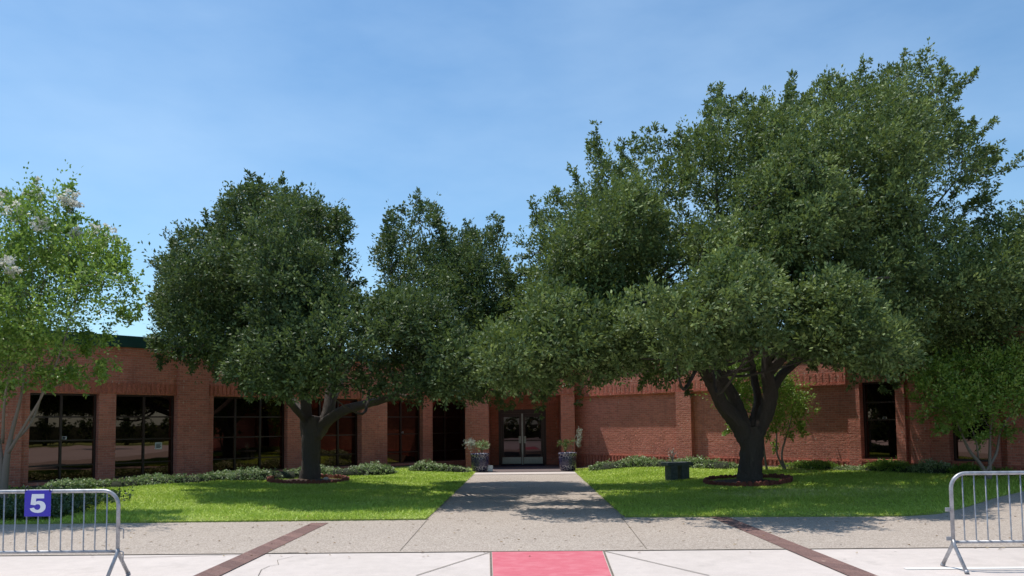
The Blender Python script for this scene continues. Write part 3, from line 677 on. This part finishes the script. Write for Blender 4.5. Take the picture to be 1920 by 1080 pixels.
stM = [[(*bM, .19), P4(10, 880, YM, .15), P4(20, 820, YM, .10), P4(40, 740, YM-.1, .06), P4(55, 640, YM-.2, .04), P4(90, 500, YM, .015)],
       [(*bM, .15), P4(0, 850, YM, .12), P4(-15, 760, YM+.2, .07), P4(-20, 640, YM+.3, .04), P4(0, 480, YM+.2, .015)],
       [P4(15, 850, YM, .08), P4(45, 800, YM-.2, .06), P4(85, 730, YM-.4, .045), P4(120, 640, YM-.5, .03), P4(150, 540, YM-.5, .01)],
       [P4(12, 840, YM, .07), P4(60, 790, YM+.2, .05), P4(90, 700, YM+.5, .04), P4(130, 600, YM+.8, .012)],
       [P4(5, 830, YM, .07), P4(10, 740, YM-.6, .05), P4(30, 650, YM-.9, .035), P4(60, 560, YM-1.1, .012)],
       [P4(-5, 850, YM, .07), P4(-60, 780, YM, .06), P4(-110, 680, YM, .04), P4(-140, 560, YM, .012)]]
rb = np.random.default_rng(5)
bl = [(64,366,YM,.10),(127,374,YM-.3,.11),(134,384,YM-.3,.08),(30,400,YM-.6,.10),(72,425,YM-.8,.09),(141,442,YM-.4,.08),(196,441,YM,.10),(0,374,YM,.09),(14,500,YM-1.4,.09)]
myrtle('bright green multi-stemmed tree with white blossom tips behind the numbered barrier', polyM, YM, 2.4, 200, (.22, .5), bM, stM, 31, 170, 14, bl)
bB = np.array([*ground(1468, 884, .26)[:2], .26]); YB = float(bB[1])
YB = 23.4; bB = np.array([at(1470, 800, YB)[0], YB, float(T(at(1470, 800, YB)[0], YB))])
polyB = [(1338,790),(1345,740),(1330,700),(1350,670),(1400,650),(1440,670),(1470,700),(1490,712),(1503,725),(1495,742),(1520,745),(1535,762),(1522,790),(1490,795),(1478,822),(1455,815),(1440,785),(1410,775),(1370,780)]
stB = [[(*bB, .06), P4(1466, 850, YB, .04), P4(1480, 800, YB, .03), P4(1490, 750, YB, .01)], [(*bB, .05), P4(1457, 850, YB, .035), P4(1455, 800, YB, .03), P4(1440, 720, YB, .01)],
       [(bB[0]-.5, bB[1]+.1, bB[2], .05), P4(1432, 840, YB, .04), P4(1425, 780, YB, .03), P4(1380, 720, YB, .01)]]
myrtle('small bright green tree behind the forked oak trunk, against the windowless brick wall', polyB, YB, .9, 60, (.22, .42), bB, stB, 37, 190, 15, E=.9, group='small green trees along the right wing')
YC = 18.9; xc = at(1852, 800, YC)[0]; bC = np.array([xc, YC, float(T(xc, YC))])
polyC = [(1700,735),(1722,705),(1745,682),(1790,668),(1840,672),(1890,660),(1960,650),(2020,700),(2020,760),(1950,790),(1880,780),(1850,800),(1800,800),(1770,795),(1742,775),(1720,760)]
stC = [[(*bC, .08), P4(1838, 870, YC, .06), P4(1815, 840, YC, .045), P4(1790, 780, YC, .02)], [(*bC, .06), P4(1856, 850, YC, .045), P4(1858, 800, YC, .03), P4(1870, 730, YC, .01)],
       [P4(1848, 885, YC, .04), P4(1868, 850, YC, .04), P4(1880, 800, YC, .03), P4(1930, 730, YC, .01)], [P4(1835, 860, YC, .03), P4(1828, 820, YC-.3, .02), P4(1810, 780, YC-.4, .01)]]
myrtle('small bright green tree with pale forked stems in front of the rightmost window', polyC, YC, 1.3, 90, (.22, .46), bC, stC, 41, 190, 15, E=1.1, group='small green trees along the right wing')

# ------------------------------------------------------------------ low hedges and ground cover
def hedge(label, p, q, wd, ht, seed, m=SHRL, n=None, cat='hedge', name='low_hedge', group='low hedges along the building', ll=.05):
    rng = np.random.default_rng(seed); p = np.array(p[:2]); q = np.array(q[:2]); L = np.linalg.norm(q-p); d = (q-p)/L; nn = np.array([-d[1], d[0]]); n = n or int(L*330)
    c = (p+q)/2; zc = float(T(*c)); u = rng.uniform(-.5, .5, n); a = rng.uniform(0, math.pi, n); lump = .78+.22*np.sin(u*L*3.1+seed)+.1*rng.normal(size=n)
    end = np.clip((0.5-np.abs(u))*L/.35, .25, 1)**.5
    rr = rng.uniform(.7, 1, n)*end; xy = c+d*(u*L)[:, None]+nn*(np.cos(a)*wd/2*rr*lump)[:, None]
    z = T(xy[:, 0], xy[:, 1])+.02+np.sin(a)*ht*rr*lump; O = np.column_stack([xy, z])
    D = np.column_stack([nn[0]*np.cos(a), nn[1]*np.cos(a), np.sin(a)*.25])+rng.normal(size=(n, 3))*np.array([.6, .6, .22])
    V, tt = sprigs(O-D*.06, D, rng.uniform(.07, .14, n), 9, rng, ll, ll*.6)
    t = empty(name, (c[0], c[1], zc)); tag(t, label, cat, group)
    f = fastmesh('leaves', V, 4, m, t, tt)
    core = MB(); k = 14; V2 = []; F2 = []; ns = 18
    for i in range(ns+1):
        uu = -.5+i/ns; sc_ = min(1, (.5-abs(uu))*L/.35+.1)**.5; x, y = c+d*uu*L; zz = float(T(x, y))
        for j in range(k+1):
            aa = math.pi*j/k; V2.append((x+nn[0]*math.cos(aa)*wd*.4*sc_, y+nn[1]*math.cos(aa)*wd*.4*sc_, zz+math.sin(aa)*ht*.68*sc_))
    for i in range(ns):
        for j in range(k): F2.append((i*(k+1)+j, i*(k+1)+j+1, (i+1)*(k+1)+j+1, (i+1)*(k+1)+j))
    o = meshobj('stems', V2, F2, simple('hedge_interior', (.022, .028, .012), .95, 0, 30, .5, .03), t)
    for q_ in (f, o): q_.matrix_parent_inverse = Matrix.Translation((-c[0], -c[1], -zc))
    return t
g1 = lambda a, b, z: ground(a, b, z)
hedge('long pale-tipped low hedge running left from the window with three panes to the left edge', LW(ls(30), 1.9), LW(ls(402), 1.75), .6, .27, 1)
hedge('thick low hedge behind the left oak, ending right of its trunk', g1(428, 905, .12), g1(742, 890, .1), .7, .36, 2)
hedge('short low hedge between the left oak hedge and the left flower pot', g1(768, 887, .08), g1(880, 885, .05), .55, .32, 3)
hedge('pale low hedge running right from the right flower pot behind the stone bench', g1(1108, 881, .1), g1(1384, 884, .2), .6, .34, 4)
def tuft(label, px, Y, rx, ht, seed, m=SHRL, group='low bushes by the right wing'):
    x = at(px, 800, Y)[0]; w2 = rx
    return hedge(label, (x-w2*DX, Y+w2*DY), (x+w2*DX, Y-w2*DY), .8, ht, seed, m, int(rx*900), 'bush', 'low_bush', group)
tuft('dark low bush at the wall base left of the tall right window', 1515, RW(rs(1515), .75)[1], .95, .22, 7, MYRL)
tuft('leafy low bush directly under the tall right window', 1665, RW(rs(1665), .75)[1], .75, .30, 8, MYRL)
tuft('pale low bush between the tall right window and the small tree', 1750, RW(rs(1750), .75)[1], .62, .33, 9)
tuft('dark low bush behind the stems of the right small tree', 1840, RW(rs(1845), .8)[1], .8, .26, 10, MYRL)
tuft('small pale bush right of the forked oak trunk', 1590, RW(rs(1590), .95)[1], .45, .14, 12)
# ground cover bed at the left
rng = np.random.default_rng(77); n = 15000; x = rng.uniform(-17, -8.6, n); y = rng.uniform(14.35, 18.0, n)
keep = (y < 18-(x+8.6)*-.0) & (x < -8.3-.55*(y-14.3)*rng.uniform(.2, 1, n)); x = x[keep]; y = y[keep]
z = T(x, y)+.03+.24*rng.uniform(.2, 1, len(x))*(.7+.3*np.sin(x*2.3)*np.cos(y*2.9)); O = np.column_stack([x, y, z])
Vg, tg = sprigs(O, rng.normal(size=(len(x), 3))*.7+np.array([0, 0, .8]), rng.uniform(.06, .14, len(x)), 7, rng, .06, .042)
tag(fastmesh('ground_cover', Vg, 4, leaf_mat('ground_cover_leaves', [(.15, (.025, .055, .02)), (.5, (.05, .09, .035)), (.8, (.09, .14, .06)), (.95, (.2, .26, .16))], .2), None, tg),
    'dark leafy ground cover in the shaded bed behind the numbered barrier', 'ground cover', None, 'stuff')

# ------------------------------------------------------------------ grass
def grass(seed, x0, x1, front, dens):
    rng = np.random.default_rng(seed); n = int((x1-x0)*17*dens); x = rng.uniform(x0, x1, n); y = rng.uniform(13.9, 31, n)
    fr_ = np.array([front(v) for v in np.linspace(x0, x1, 300)]); fy = np.interp(x, np.linspace(x0, x1, 300), fr_)
    k = (y > fy-.03) & (wdist(x, y) > .75) & (y < 30.2) & (rng.random(n) < np.clip(1.25-(y-14)/26, .35, 1))
    x = x[k]; y = y[k]; n = len(x); z = T(x, y)+.02
    h = rng.uniform(.03, .065, n)*(1+.35*np.sin(x*1.7+y)*np.sin(y*2.3)); a = rng.uniform(0, 2*math.pi, n); w_ = rng.uniform(.006, .011, n)*(1+(y-14)/16)
    lean = rng.normal(size=(n, 2))*.045; V = np.empty((n, 3, 3))
    V[:, 0] = np.column_stack([x-np.cos(a)*w_, y-np.sin(a)*w_, z]); V[:, 1] = np.column_stack([x+np.cos(a)*w_, y+np.sin(a)*w_, z]); V[:, 2] = np.column_stack([x+lean[:, 0], y+lean[:, 1], z+h])
    dry = np.clip(1-(wdist(x, y)-1.0)/1.8, 0, 1)*.35*(np.abs(x) < 8)+.55*np.exp(-((x-5.9)/1.7)**2-((y-18.2)/.8)**2)+.25*np.clip(np.sin(x*1.1+2)*np.sin(y*.9+1)-.4, 0, 1)
    return V.reshape(-1, 3), np.clip(rng.uniform(0, .8, n)+dry, 0, 1)
Va, ta = grass(1, -17, -1.74, frontL, 1500); Vb, tb = grass(2, 1.74, 12.5, frontR, 1500)
tag(fastmesh('grass', np.concatenate([Va, Vb]), 3, GRASSM, None, np.concatenate([ta, tb])), 'short bright green grass covering both lawns', 'grass', None, 'stuff')

# ------------------------------------------------------------------ brick rings round the oaks
EDG = brick_mat('edging_brick', (.26, .075, .055), (.17, .05, .04), plain=True)
def ring(c, rx, ry, n, label, seed, skip=()):
    rg = random.Random(seed); proto = None
    for i in range(n):
        if i in skip: continue
        a = 2*math.pi*i/n; x = c[0]+rx*math.cos(a); y = c[1]+ry*math.sin(a); z = float(T(x, y))+.02
        if proto is None:
            mb = MB(); prof = [(-.062, -.04), (.062, -.04), (.062, .085), (.045, .115), (.015, .13), (-.015, .13), (-.045, .115), (-.062, .085)]
            V = [(p[0], -.03, p[1]) for p in prof]+[(p[0], .03, p[1]) for p in prof]; k = len(prof)
            Fc = [tuple(range(k)), tuple(range(2*k-1, k-1, -1))]+[((j+1) % k, j, j+k, (j+1) % k+k) for j in range(k)]
            proto = meshobj('edging_brick', V, Fc, EDG); o = proto
        else: o = proto.copy(); COL.objects.link(o)
        o.location = (x, y, z); o.rotation_euler = (rg.gauss(0, .16), rg.gauss(0, .09), a+math.pi/2+rg.gauss(0, .08)); o.scale = (1, 1, rg.uniform(.85, 1.15))
        tag(o, label, 'brick', label)
c1 = at(578, 906, Y1); ring((c1[0], Y1), 1.12, 1.0, 52, 'red scalloped edging brick in the ring round the left oak', 3)
c2 = at(1402, 906, Y2); ring((c2[0], Y2), 1.08, .95, 50, 'red scalloped edging brick in the ring round the forked right oak', 4)
for c, y in ((c1, Y1), (c2, Y2)):
    V = [(c[0]+.99*math.cos(a)*(1 if r else 0), y+.88*math.sin(a)*(1 if r else 0), float(T(c[0], y))+(.05 if r else .12)) for r in (1,) for a in np.linspace(0, 2*math.pi, 33)[:-1]]+[(c[0], y, float(T(c[0], y))+.13)]
    Fc = [(i, (i+1) % 32, 32) for i in range(32)]; tag(meshobj('mulch', V, Fc, SOIL, smooth=True), kind='structure')
rk = MB(); rr_ = random.Random(2)
def rock(c, r, label):
    import bmesh
    bm = bmesh.new(); bmesh.ops.create_icosphere(bm, subdivisions=2, radius=r); rg = random.Random(8)
    for v in bm.verts: v.co *= rg.uniform(.88, 1.1); v.co.z *= .7
    me = bpy.data.meshes.new('rock'); bm.to_mesh(me); bm.free(); me.materials.append(simple('pale_rock', (.5, .43, .38), .85, 0, 9, .2)); o = bpy.data.objects.new('rock', me); COL.objects.link(o); o.location = c
    tag(o, label, 'rock')
rock(tuple(at(611, 898, Y1-.1)), .08, 'small pale rock lying in the mulch right of the left oak trunk')

# ------------------------------------------------------------------ stone bench with twigs
bb = ground(1270, 901, .1); Bn = empty('stone_bench', (bb[0], bb[1], float(T(bb[0], bb[1]))+.02), math.radians(24)); tag(Bn, 'small dark stone bench on two block legs, standing on the right lawn', 'bench')
MB().box(-.40, .40, -.19, .19, .40, .49).build('seat', STONE, Bn, bevel=.012)
MB().box(-.30, -.08, -.15, .15, -.02, .4).build('leg', STONE, Bn, bevel=.012); MB().box(.06, .30, -.15, .15, -.02, .4).build('leg', STONE, Bn, bevel=.012)
rng = np.random.default_rng(9); tv = at(1261, 868, bb[1]); tm = MB()
for i in range(14):
    a = rng.uniform(0, 6.28); r = rng.uniform(.02, .12); tm.tube([(0, 0, 0), (math.cos(a)*r*.5, math.sin(a)*r*.5, .16), (math.cos(a)*r, math.sin(a)*r, rng.uniform(.24, .36))], [.005, .004, .002], 5)
tq = np.array([[rng.normal()*.05, rng.normal()*.05, rng.uniform(.08, .34)] for _ in range(26)])
to = tm.build('dry_twigs', simple('dry_twig', (.42, .37, .32), .8), None, loc=(tv[0], bb[1], Bn.location.z+.49)); tag(to, 'thin pale dry twigs standing on top of the stone bench', 'twigs')
Vt, tt_ = sprigs(tq, rng.normal(size=(26, 3)), np.full(26, .07), 6, rng, .035, .018); fastmesh('dry_leaves', Vt, 4, SILV, to, tt_)

# ------------------------------------------------------------------ flower pots
def pot_mat():
    M = NM('blue_glazed_pot'); o = M.obj(); v = M.n('ShaderNodeTexVoronoi', feature='DISTANCE_TO_EDGE'); v.inputs['Scale'].default_value = 11; M.l(o, v.inputs['Vector'])
    f = M.math('LESS_THAN', v.outputs['Distance'], .055); sp = M.n('ShaderNodeSeparateXYZ'); M.l(o, sp.inputs[0])
    top = M.math('GREATER_THAN', sp.outputs[2], .44); bot = M.math('LESS_THAN', sp.outputs[2], .2); zone = M.math('ADD', M.math('MULTIPLY', M.math('ADD', top, bot), .75), .14)
    c = M.mix(M.math('MULTIPLY', f, zone), (.018, .017, .062), (.36, .36, .40)); M.l(c, M.p.inputs['Base Color']); M.p.inputs['Roughness'].default_value = .22; return M.m
POTM = pot_mat()
def pot(px, label):
    Yp = 28.55; x = at(px, 888, Yp)[0]; t = empty('flower_pot', (x, Yp, .036)); tag(t, label, 'pot', 'blue glazed pots beside the entrance')
    prof = [(.24, 0), (.27, .03), (.31, .25), (.32, .5), (.31, .56), (.34, .58), (.345, .63), (.32, .64), (.30, .58), (.0, .57)]
    MB().lathe(prof[:-1]).build('bowl', POTM, t, True); MB().lathe([(.30, .57), (.05, .6)], n=24).build('soil', SOIL, t); return x, Yp
def potplant(name, label, c, kind, seed, m, ht, rad, cat='plant'):
    rng = np.random.default_rng(seed); t = empty(name, tuple(c)); tag(t, label, cat); st = MB(); k = 9; tips = []
    for i in range(k):
        a = rng.uniform(0, 6.28); r = rad*rng.uniform(.3, .9); e = (r*math.cos(a), r*math.sin(a), ht*rng.uniform(.6, .95)); st.tube([(0, 0, -.03), (e[0]*.3, e[1]*.3, e[2]*.55), e], [.008, .006, .003], 5, True); tips.append(e)
    st.build('stem', simple('green_stem', (.10, .13, .05), .7), t)
    O = []; D = []
    for e in tips:
        for j in range(kind): O.append(np.array(e)+rng.normal(size=3)*rad*.25); D.append(np.array([e[0], e[1], .25*ht])+rng.normal(size=3)*.15)
    V, tt = sprigs(np.array(O), np.array(D), np.full(len(O), .12), 9, rng, .06, .03); fastmesh('leaves', V, 4, m, t, tt)
xl, yp = pot(900, 'blue and white patterned pot left of the doors'); xr, _ = pot(1065, 'blue and white patterned pot right of the doors')
potplant('green_plant', 'bushy green plant in the left flower pot', (xl+.08, yp, .64), 8, 3, SHRL, .38, .2)
# arching silver plant
def spray(label, c, tip, seed, m, rad, n=60, vertical=False):
    rng = np.random.default_rng(seed); t = empty('silver_plant', tuple(c)); tag(t, label, 'plant'); st = MB(); tip = np.array(tip)-np.array(c)
    P, R_ = smoothpath([(0, 0, -.03, .012), (tip[0]*.3, tip[1]*.3, tip[2]*.6, .010), (*tip, .006)], 6); st.tube(P, R_, 6, True); st.build('stem', simple('grey_stem', (.25, .22, .17), .8), t)
    if vertical: O = np.column_stack([tip[0]*rng.uniform(.6, 1.1, n), rng.normal(size=n)*.03, rng.uniform(.25, 1.0, n)*tip[2]]); D = rng.normal(size=(n, 3))*.5+np.array([.1, 0, .9])
    else: O = tip+rng.normal(size=(n, 3))*.02; D = rng.normal(size=(n, 3))+np.array([0, 0, .35])
    V, tt = sprigs(O, D, rng.uniform(.6, 1.1, n)*rad, 14, rng, .05, .013, spread=.25, droop=1.3 if not vertical else 0); fastmesh('leaves', V, 4, m, t, tt)
spray('round silvery spiky plant leaning out of the left flower pot', (xl-.12, yp, .64), at(881, 832, yp), 4, SILV, .26)
spray('upright silvery spray at the outer side of the right flower pot', (xr+.16, yp, .64), at(1087, 806, yp), 5, SILV, .14, 46, True)
potplant('green_plant', 'dark leafy plant in the right flower pot', (xr-.08, yp, .64), 6, 6, OAKL, .42, .2)
# white card leaning by the left pot
cc = at(918, 887, 28.5); cd = MB().box(-.09, .09, -.006, .006, 0, .22).build('white_card', WHITE, None, loc=(cc[0]+.02, 28.5, .036)); cd.rotation_euler = (math.radians(-18), math.radians(6), math.radians(8)); tag(cd, 'white card leaning beside the left flower pot', 'card')
dm = MB().box(dl+.1, dr-.1, DYd-1.15, DYd-.4, .037, .05).build('door_mat', simple('blue_mat', (.016, .022, .075), .95, 0, 60, .4, .004), None, bevel=.004); tag(dm, 'dark blue door mat in front of the double doors', 'mat')
# wreaths
def wreath(px, label, seed):
    rng = np.random.default_rng(seed); c = at(px, 796, DYd-.2); t = empty('wreath', tuple(c)); tag(t, label, 'wreath', 'wreaths on the entrance doors')
    R0 = .21; st = MB(); V = []
    for k in range(7):
        ph = rng.uniform(0, 6.28); P = [((R0+.03*math.sin(3*a+ph))*math.cos(a), rng.normal()*.006, (R0+.03*math.cos(2*a+ph))*math.sin(a)) for a in np.linspace(0, 6.28, 30)]; st.tube(P, .007, 5, False)
    st.build('hoop', simple('dark_twig', (.05, .03, .02), .9), t)
    n = 120; a = rng.uniform(0, 6.28, n); O = np.column_stack([R0*np.cos(a), np.zeros(n)-.02, R0*np.sin(a)]); D = np.column_stack([np.cos(a), -.5*np.ones(n), np.sin(a)])+rng.normal(size=(n, 3))*.7
    V, tt = sprigs(O, D, np.full(n, .07), 5, rng, .045, .02); fastmesh('leaves', V, 4, OAKD, t, tt)
    rbm = simple('white_ribbon', (.75, .73, .7), .6)
    for k in range(8):
        rb_ = MB()
        a0 = math.pi*1.0+rng.uniform(-.1, 1)*math.pi*1.05; cx, cz = R0*math.cos(a0), R0*math.sin(a0); r = rng.uniform(.03, .06); P = [(cx+r*math.cos(q), -.05, cz+r*.7*math.sin(q)) for q in np.linspace(rng.uniform(0, 3), rng.uniform(4, 6.3), 9)]; rb_.tube(P, .009, 5); rb_.build('ribbon', rbm, t)
wreath(958.5, 'twig wreath with white ribbon on the left door', 1); wreath(1001, 'twig wreath with white ribbon on the right door', 2)

# ------------------------------------------------------------------ crowd barriers
def barrier(label, x0, x1, Y, ztop, ends):
    t = empty('crowd_barrier', ((x0+x1)/2, Y, 0)); tag(t, label, 'barrier', 'steel crowd barriers on the pale concrete'); h = (x1-x0)/2; r = .021; zb = .30; cr = .17
    fr = MB(); P = [(-h, 0, .30)]+[(-h, 0, ztop-cr)]+[(-h+cr-cr*math.cos(a), 0, ztop-cr+cr*math.sin(a)) for a in np.linspace(.15, math.pi/2, 9)]+[(h-cr+cr*math.sin(a), 0, ztop-cr+cr*math.cos(a)) for a in np.linspace(0, math.pi/2-.15, 9)]+[(h, 0, ztop-cr), (h, 0, .30)]
    fr.tube(P, r, 14); fr.tube([(-h, 0, zb), (h, 0, zb)], .017, 12); fr.build('frame', GALV, t, True)
    n = int(round(2*h/.129)); 
    for i in range(1, n):
        x = -h+2*h*i/n; MB().tube([(x, 0, zb), (x, -.0, zb+.02), (x, 0, ztop-.002)], .0075, 8).build('bar', GALV, t, True)
    for s in (-1, 1):
        for f in (-1, 1):
            lg = MB(); lg.tube([(s*h, 0, .33), (s*h, f*.02, .27), (s*h, f*.24, .02)], [.021, .02, .0205], 12); lg.tube([(s*h, f*.235, .028), (s*h, f*.255, .0)], .025, 12); lg.build('leg', GALV, t, True)
    for e, kind in ends:
        if kind == 'hook':
            MB().tube([(e*h, 0, .30), (e*(h+.05), 0, .30), (e*(h+.062), 0, .29), (e*(h+.062), 0, .17)], .007, 8).build('hook', GALV, t, True)
            MB().tube([(e*h, 0, ztop-.42), (e*(h+.05), 0, ztop-.42), (e*(h+.062), 0, ztop-.43), (e*(h+.062), 0, ztop-.53)], .007, 8).build('hook', GALV, t, True)
        else:
            for z in (ztop-.40, .34): MB().box(min(e*(h+.075), e*h), max(e*(h+.075), e*h), -.006, .006, z-.022, z+.022).build('bracket', GALV, t, bevel=.003)
    return t
gL = at(222, 960, 8.93); gR = at(1785, 960, 9.08)
zLt = float(at(120, 921, 8.93)[2]); zRt = float(at(1850, 887, 9.08)[2])
barrier('steel crowd barrier carrying the blue number five plate, at the left edge', gL[0]-2.32, gL[0], 8.93, zLt, ((1, 'hook'),))
barrier('bare steel crowd barrier at the right edge of the forecourt', gR[0], gR[0]+2.32, 9.08, zRt, ((-1, 'bracket'),))
# number plate
k = 8.93/F; pc = at(71, 943.5, 8.90); Wd = 50*k; Hh = 49*k
sg = empty('number_plate', tuple(pc), 0); tag(sg, 'square blue plate with a white number 5 hanging on the left barrier', 'sign')
MB().box(-Wd/2, Wd/2, -.004, .0, -Hh/2, Hh/2).build('plate', simple('blue_plate', (.035, .022, .42), .4, 0, 30, .08), sg, bevel=.002)
five = [(297,329),(411,329),(411,369),(338,369),(334,399),(345,394),(362,391),(385,393),(405,402),(419,416),(427,436),(426,456),(417,475),(402,489),(382,498),(356,501),(330,499),(308,492),(291,480),(279,461),(319,452),(325,463),(336,471),(352,474),(366,469),(375,460),(379,447),(376,434),(368,425),(354,421),(340,423),(328,431),(287,425)]
cx, cy = 351, 413; sc5 = k/4.91
V = [((x-cx)*sc5, -.0065, -(y-cy)*sc5) for x, y in five]+[((x-cx)*sc5, -.0042, -(y-cy)*sc5) for x, y in five]; nn_ = len(five)
Fc = [tuple(range(nn_))[::-1]]+[(i, (i+1) % nn_, (i+1) % nn_+nn_, i+nn_) for i in range(nn_)]
meshobj('numeral', V, Fc, simple('white_vinyl', (.78, .79, .85), .5), sg)
for dx in (-Wd*.46, Wd*.46): MB().tube([(dx, -.012, Hh/2-.02), (dx, -.014, Hh/2+.03), (dx, .03, Hh/2+.05), (dx, .06, Hh/2+.02), (dx, .03, Hh/2-.02)], .004, 6).build('cable_tie', simple('black_plastic', (.012, .012, .014), .5), sg, True)

# ------------------------------------------------------------------ unseen surroundings behind the camera, added for the tinted glass to reflect
def farpoly(): return [(900, 560), (920, 470), (980, 420), (1060, 430), (1110, 500), (1120, 590), (1080, 660), (990, 670), (920, 640)]
rng = np.random.default_rng(50); fcl = []
for i in range(60):
    v = rng.normal(size=3); v /= np.linalg.norm(v); fcl.append((np.array([0, 0, 4.2])+v*np.array([2.6, 2.6, 1.7])*rng.uniform(.4, 1), rng.uniform(.5, .9), 1.0))
ft = empty('street_tree', (34, 2, 0)); fo_ = foliage('crown', fcl, rng, OAKL, ft, 40, 12, .16, .08)
tk = MB(); tk.tube([(0, 0, -.1), (0, 0, 1.2), (.1, .1, 3.5)], [.22, .17, .1], 10)
for c, r, e in fcl[::4]: tk.tube([(.05, .05, 2.4), tuple(c*.5+np.array([0, 0, 1.4])), tuple(c)], [.07, .05, .01], 6)
tk_ = tk.build('trunk', BARK, ft, True)
tag(ft, 'dark round street tree added unseen behind the forecourt for window reflections', 'tree', 'street trees behind the forecourt')
for i, (x, y, s_) in enumerate([(43, -34, 1.2), (47, -27, 1.35), (51, -20, 1.2), (54, -13, 1.4), (58, -6, 1.25), (61, 1, 1.4), (66, 8, 1.2), (70, 15, 1.4), (20, -30, 1.3), (11, -34, 1.2), (2, -31, 1.1), (-8, -33, 1.4), (-18, -29, 1.2), (-28, -26, 1.3), (-38, -20, 1.2), (-46, -12, 1.3)]):
    e = ft.copy(); COL.objects.link(e); e.location = (x, y, 0); e.scale = (s_, s_, s_); e['label'] = 'dark round street tree added unseen behind the forecourt for window reflections'; e['group'] = 'street trees behind the forecourt'
    for q in (fo_, tk_): c = q.copy(); COL.objects.link(c); c.parent = e
sheet('verge', [(30, -60), (140, -60), (140, 40), (60, 16)], LAWN, .0)

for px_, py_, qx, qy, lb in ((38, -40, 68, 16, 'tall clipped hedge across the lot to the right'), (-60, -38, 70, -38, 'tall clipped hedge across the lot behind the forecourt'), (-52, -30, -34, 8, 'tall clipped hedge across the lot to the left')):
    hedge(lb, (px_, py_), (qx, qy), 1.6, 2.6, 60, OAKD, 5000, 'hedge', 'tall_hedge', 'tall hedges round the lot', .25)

# fallen leaves
rng = np.random.default_rng(91); n = 1500; x = rng.uniform(-9, 9.5, n); y = rng.uniform(10.2, 27, n)
k = (rng.random(n) < np.exp(-((y-14.2)/4.5)**2)*.8+.12) & ((np.abs(x) < 1.7) | (y < 14.4) | (rng.random(n) < .35)); x = x[k]; y = y[k]
zz = T(x, y)+np.where((np.abs(x) < 1.76) | (y < 14.1), .008, .065); a = rng.uniform(0, 6.28, len(x)); Dl = np.column_stack([np.cos(a), np.sin(a), rng.normal(size=len(x))*.08])
Vl = leaves(np.column_stack([x, y, zz]), Dl, rng, .06, .03, up=3, rnd=.4)
tag(fastmesh('fallen_leaves', Vl, 4, leaf_mat('dry_leaves', [(.2, (.10, .055, .02)), (.6, (.22, .13, .05)), (.9, (.34, .24, .10))], .1, (.3, .2, .05), .7, .2), None, rng.uniform(0, 1, len(x))), 'dry brown leaves scattered over the walk and paving', 'fallen leaves', None, 'stuff')
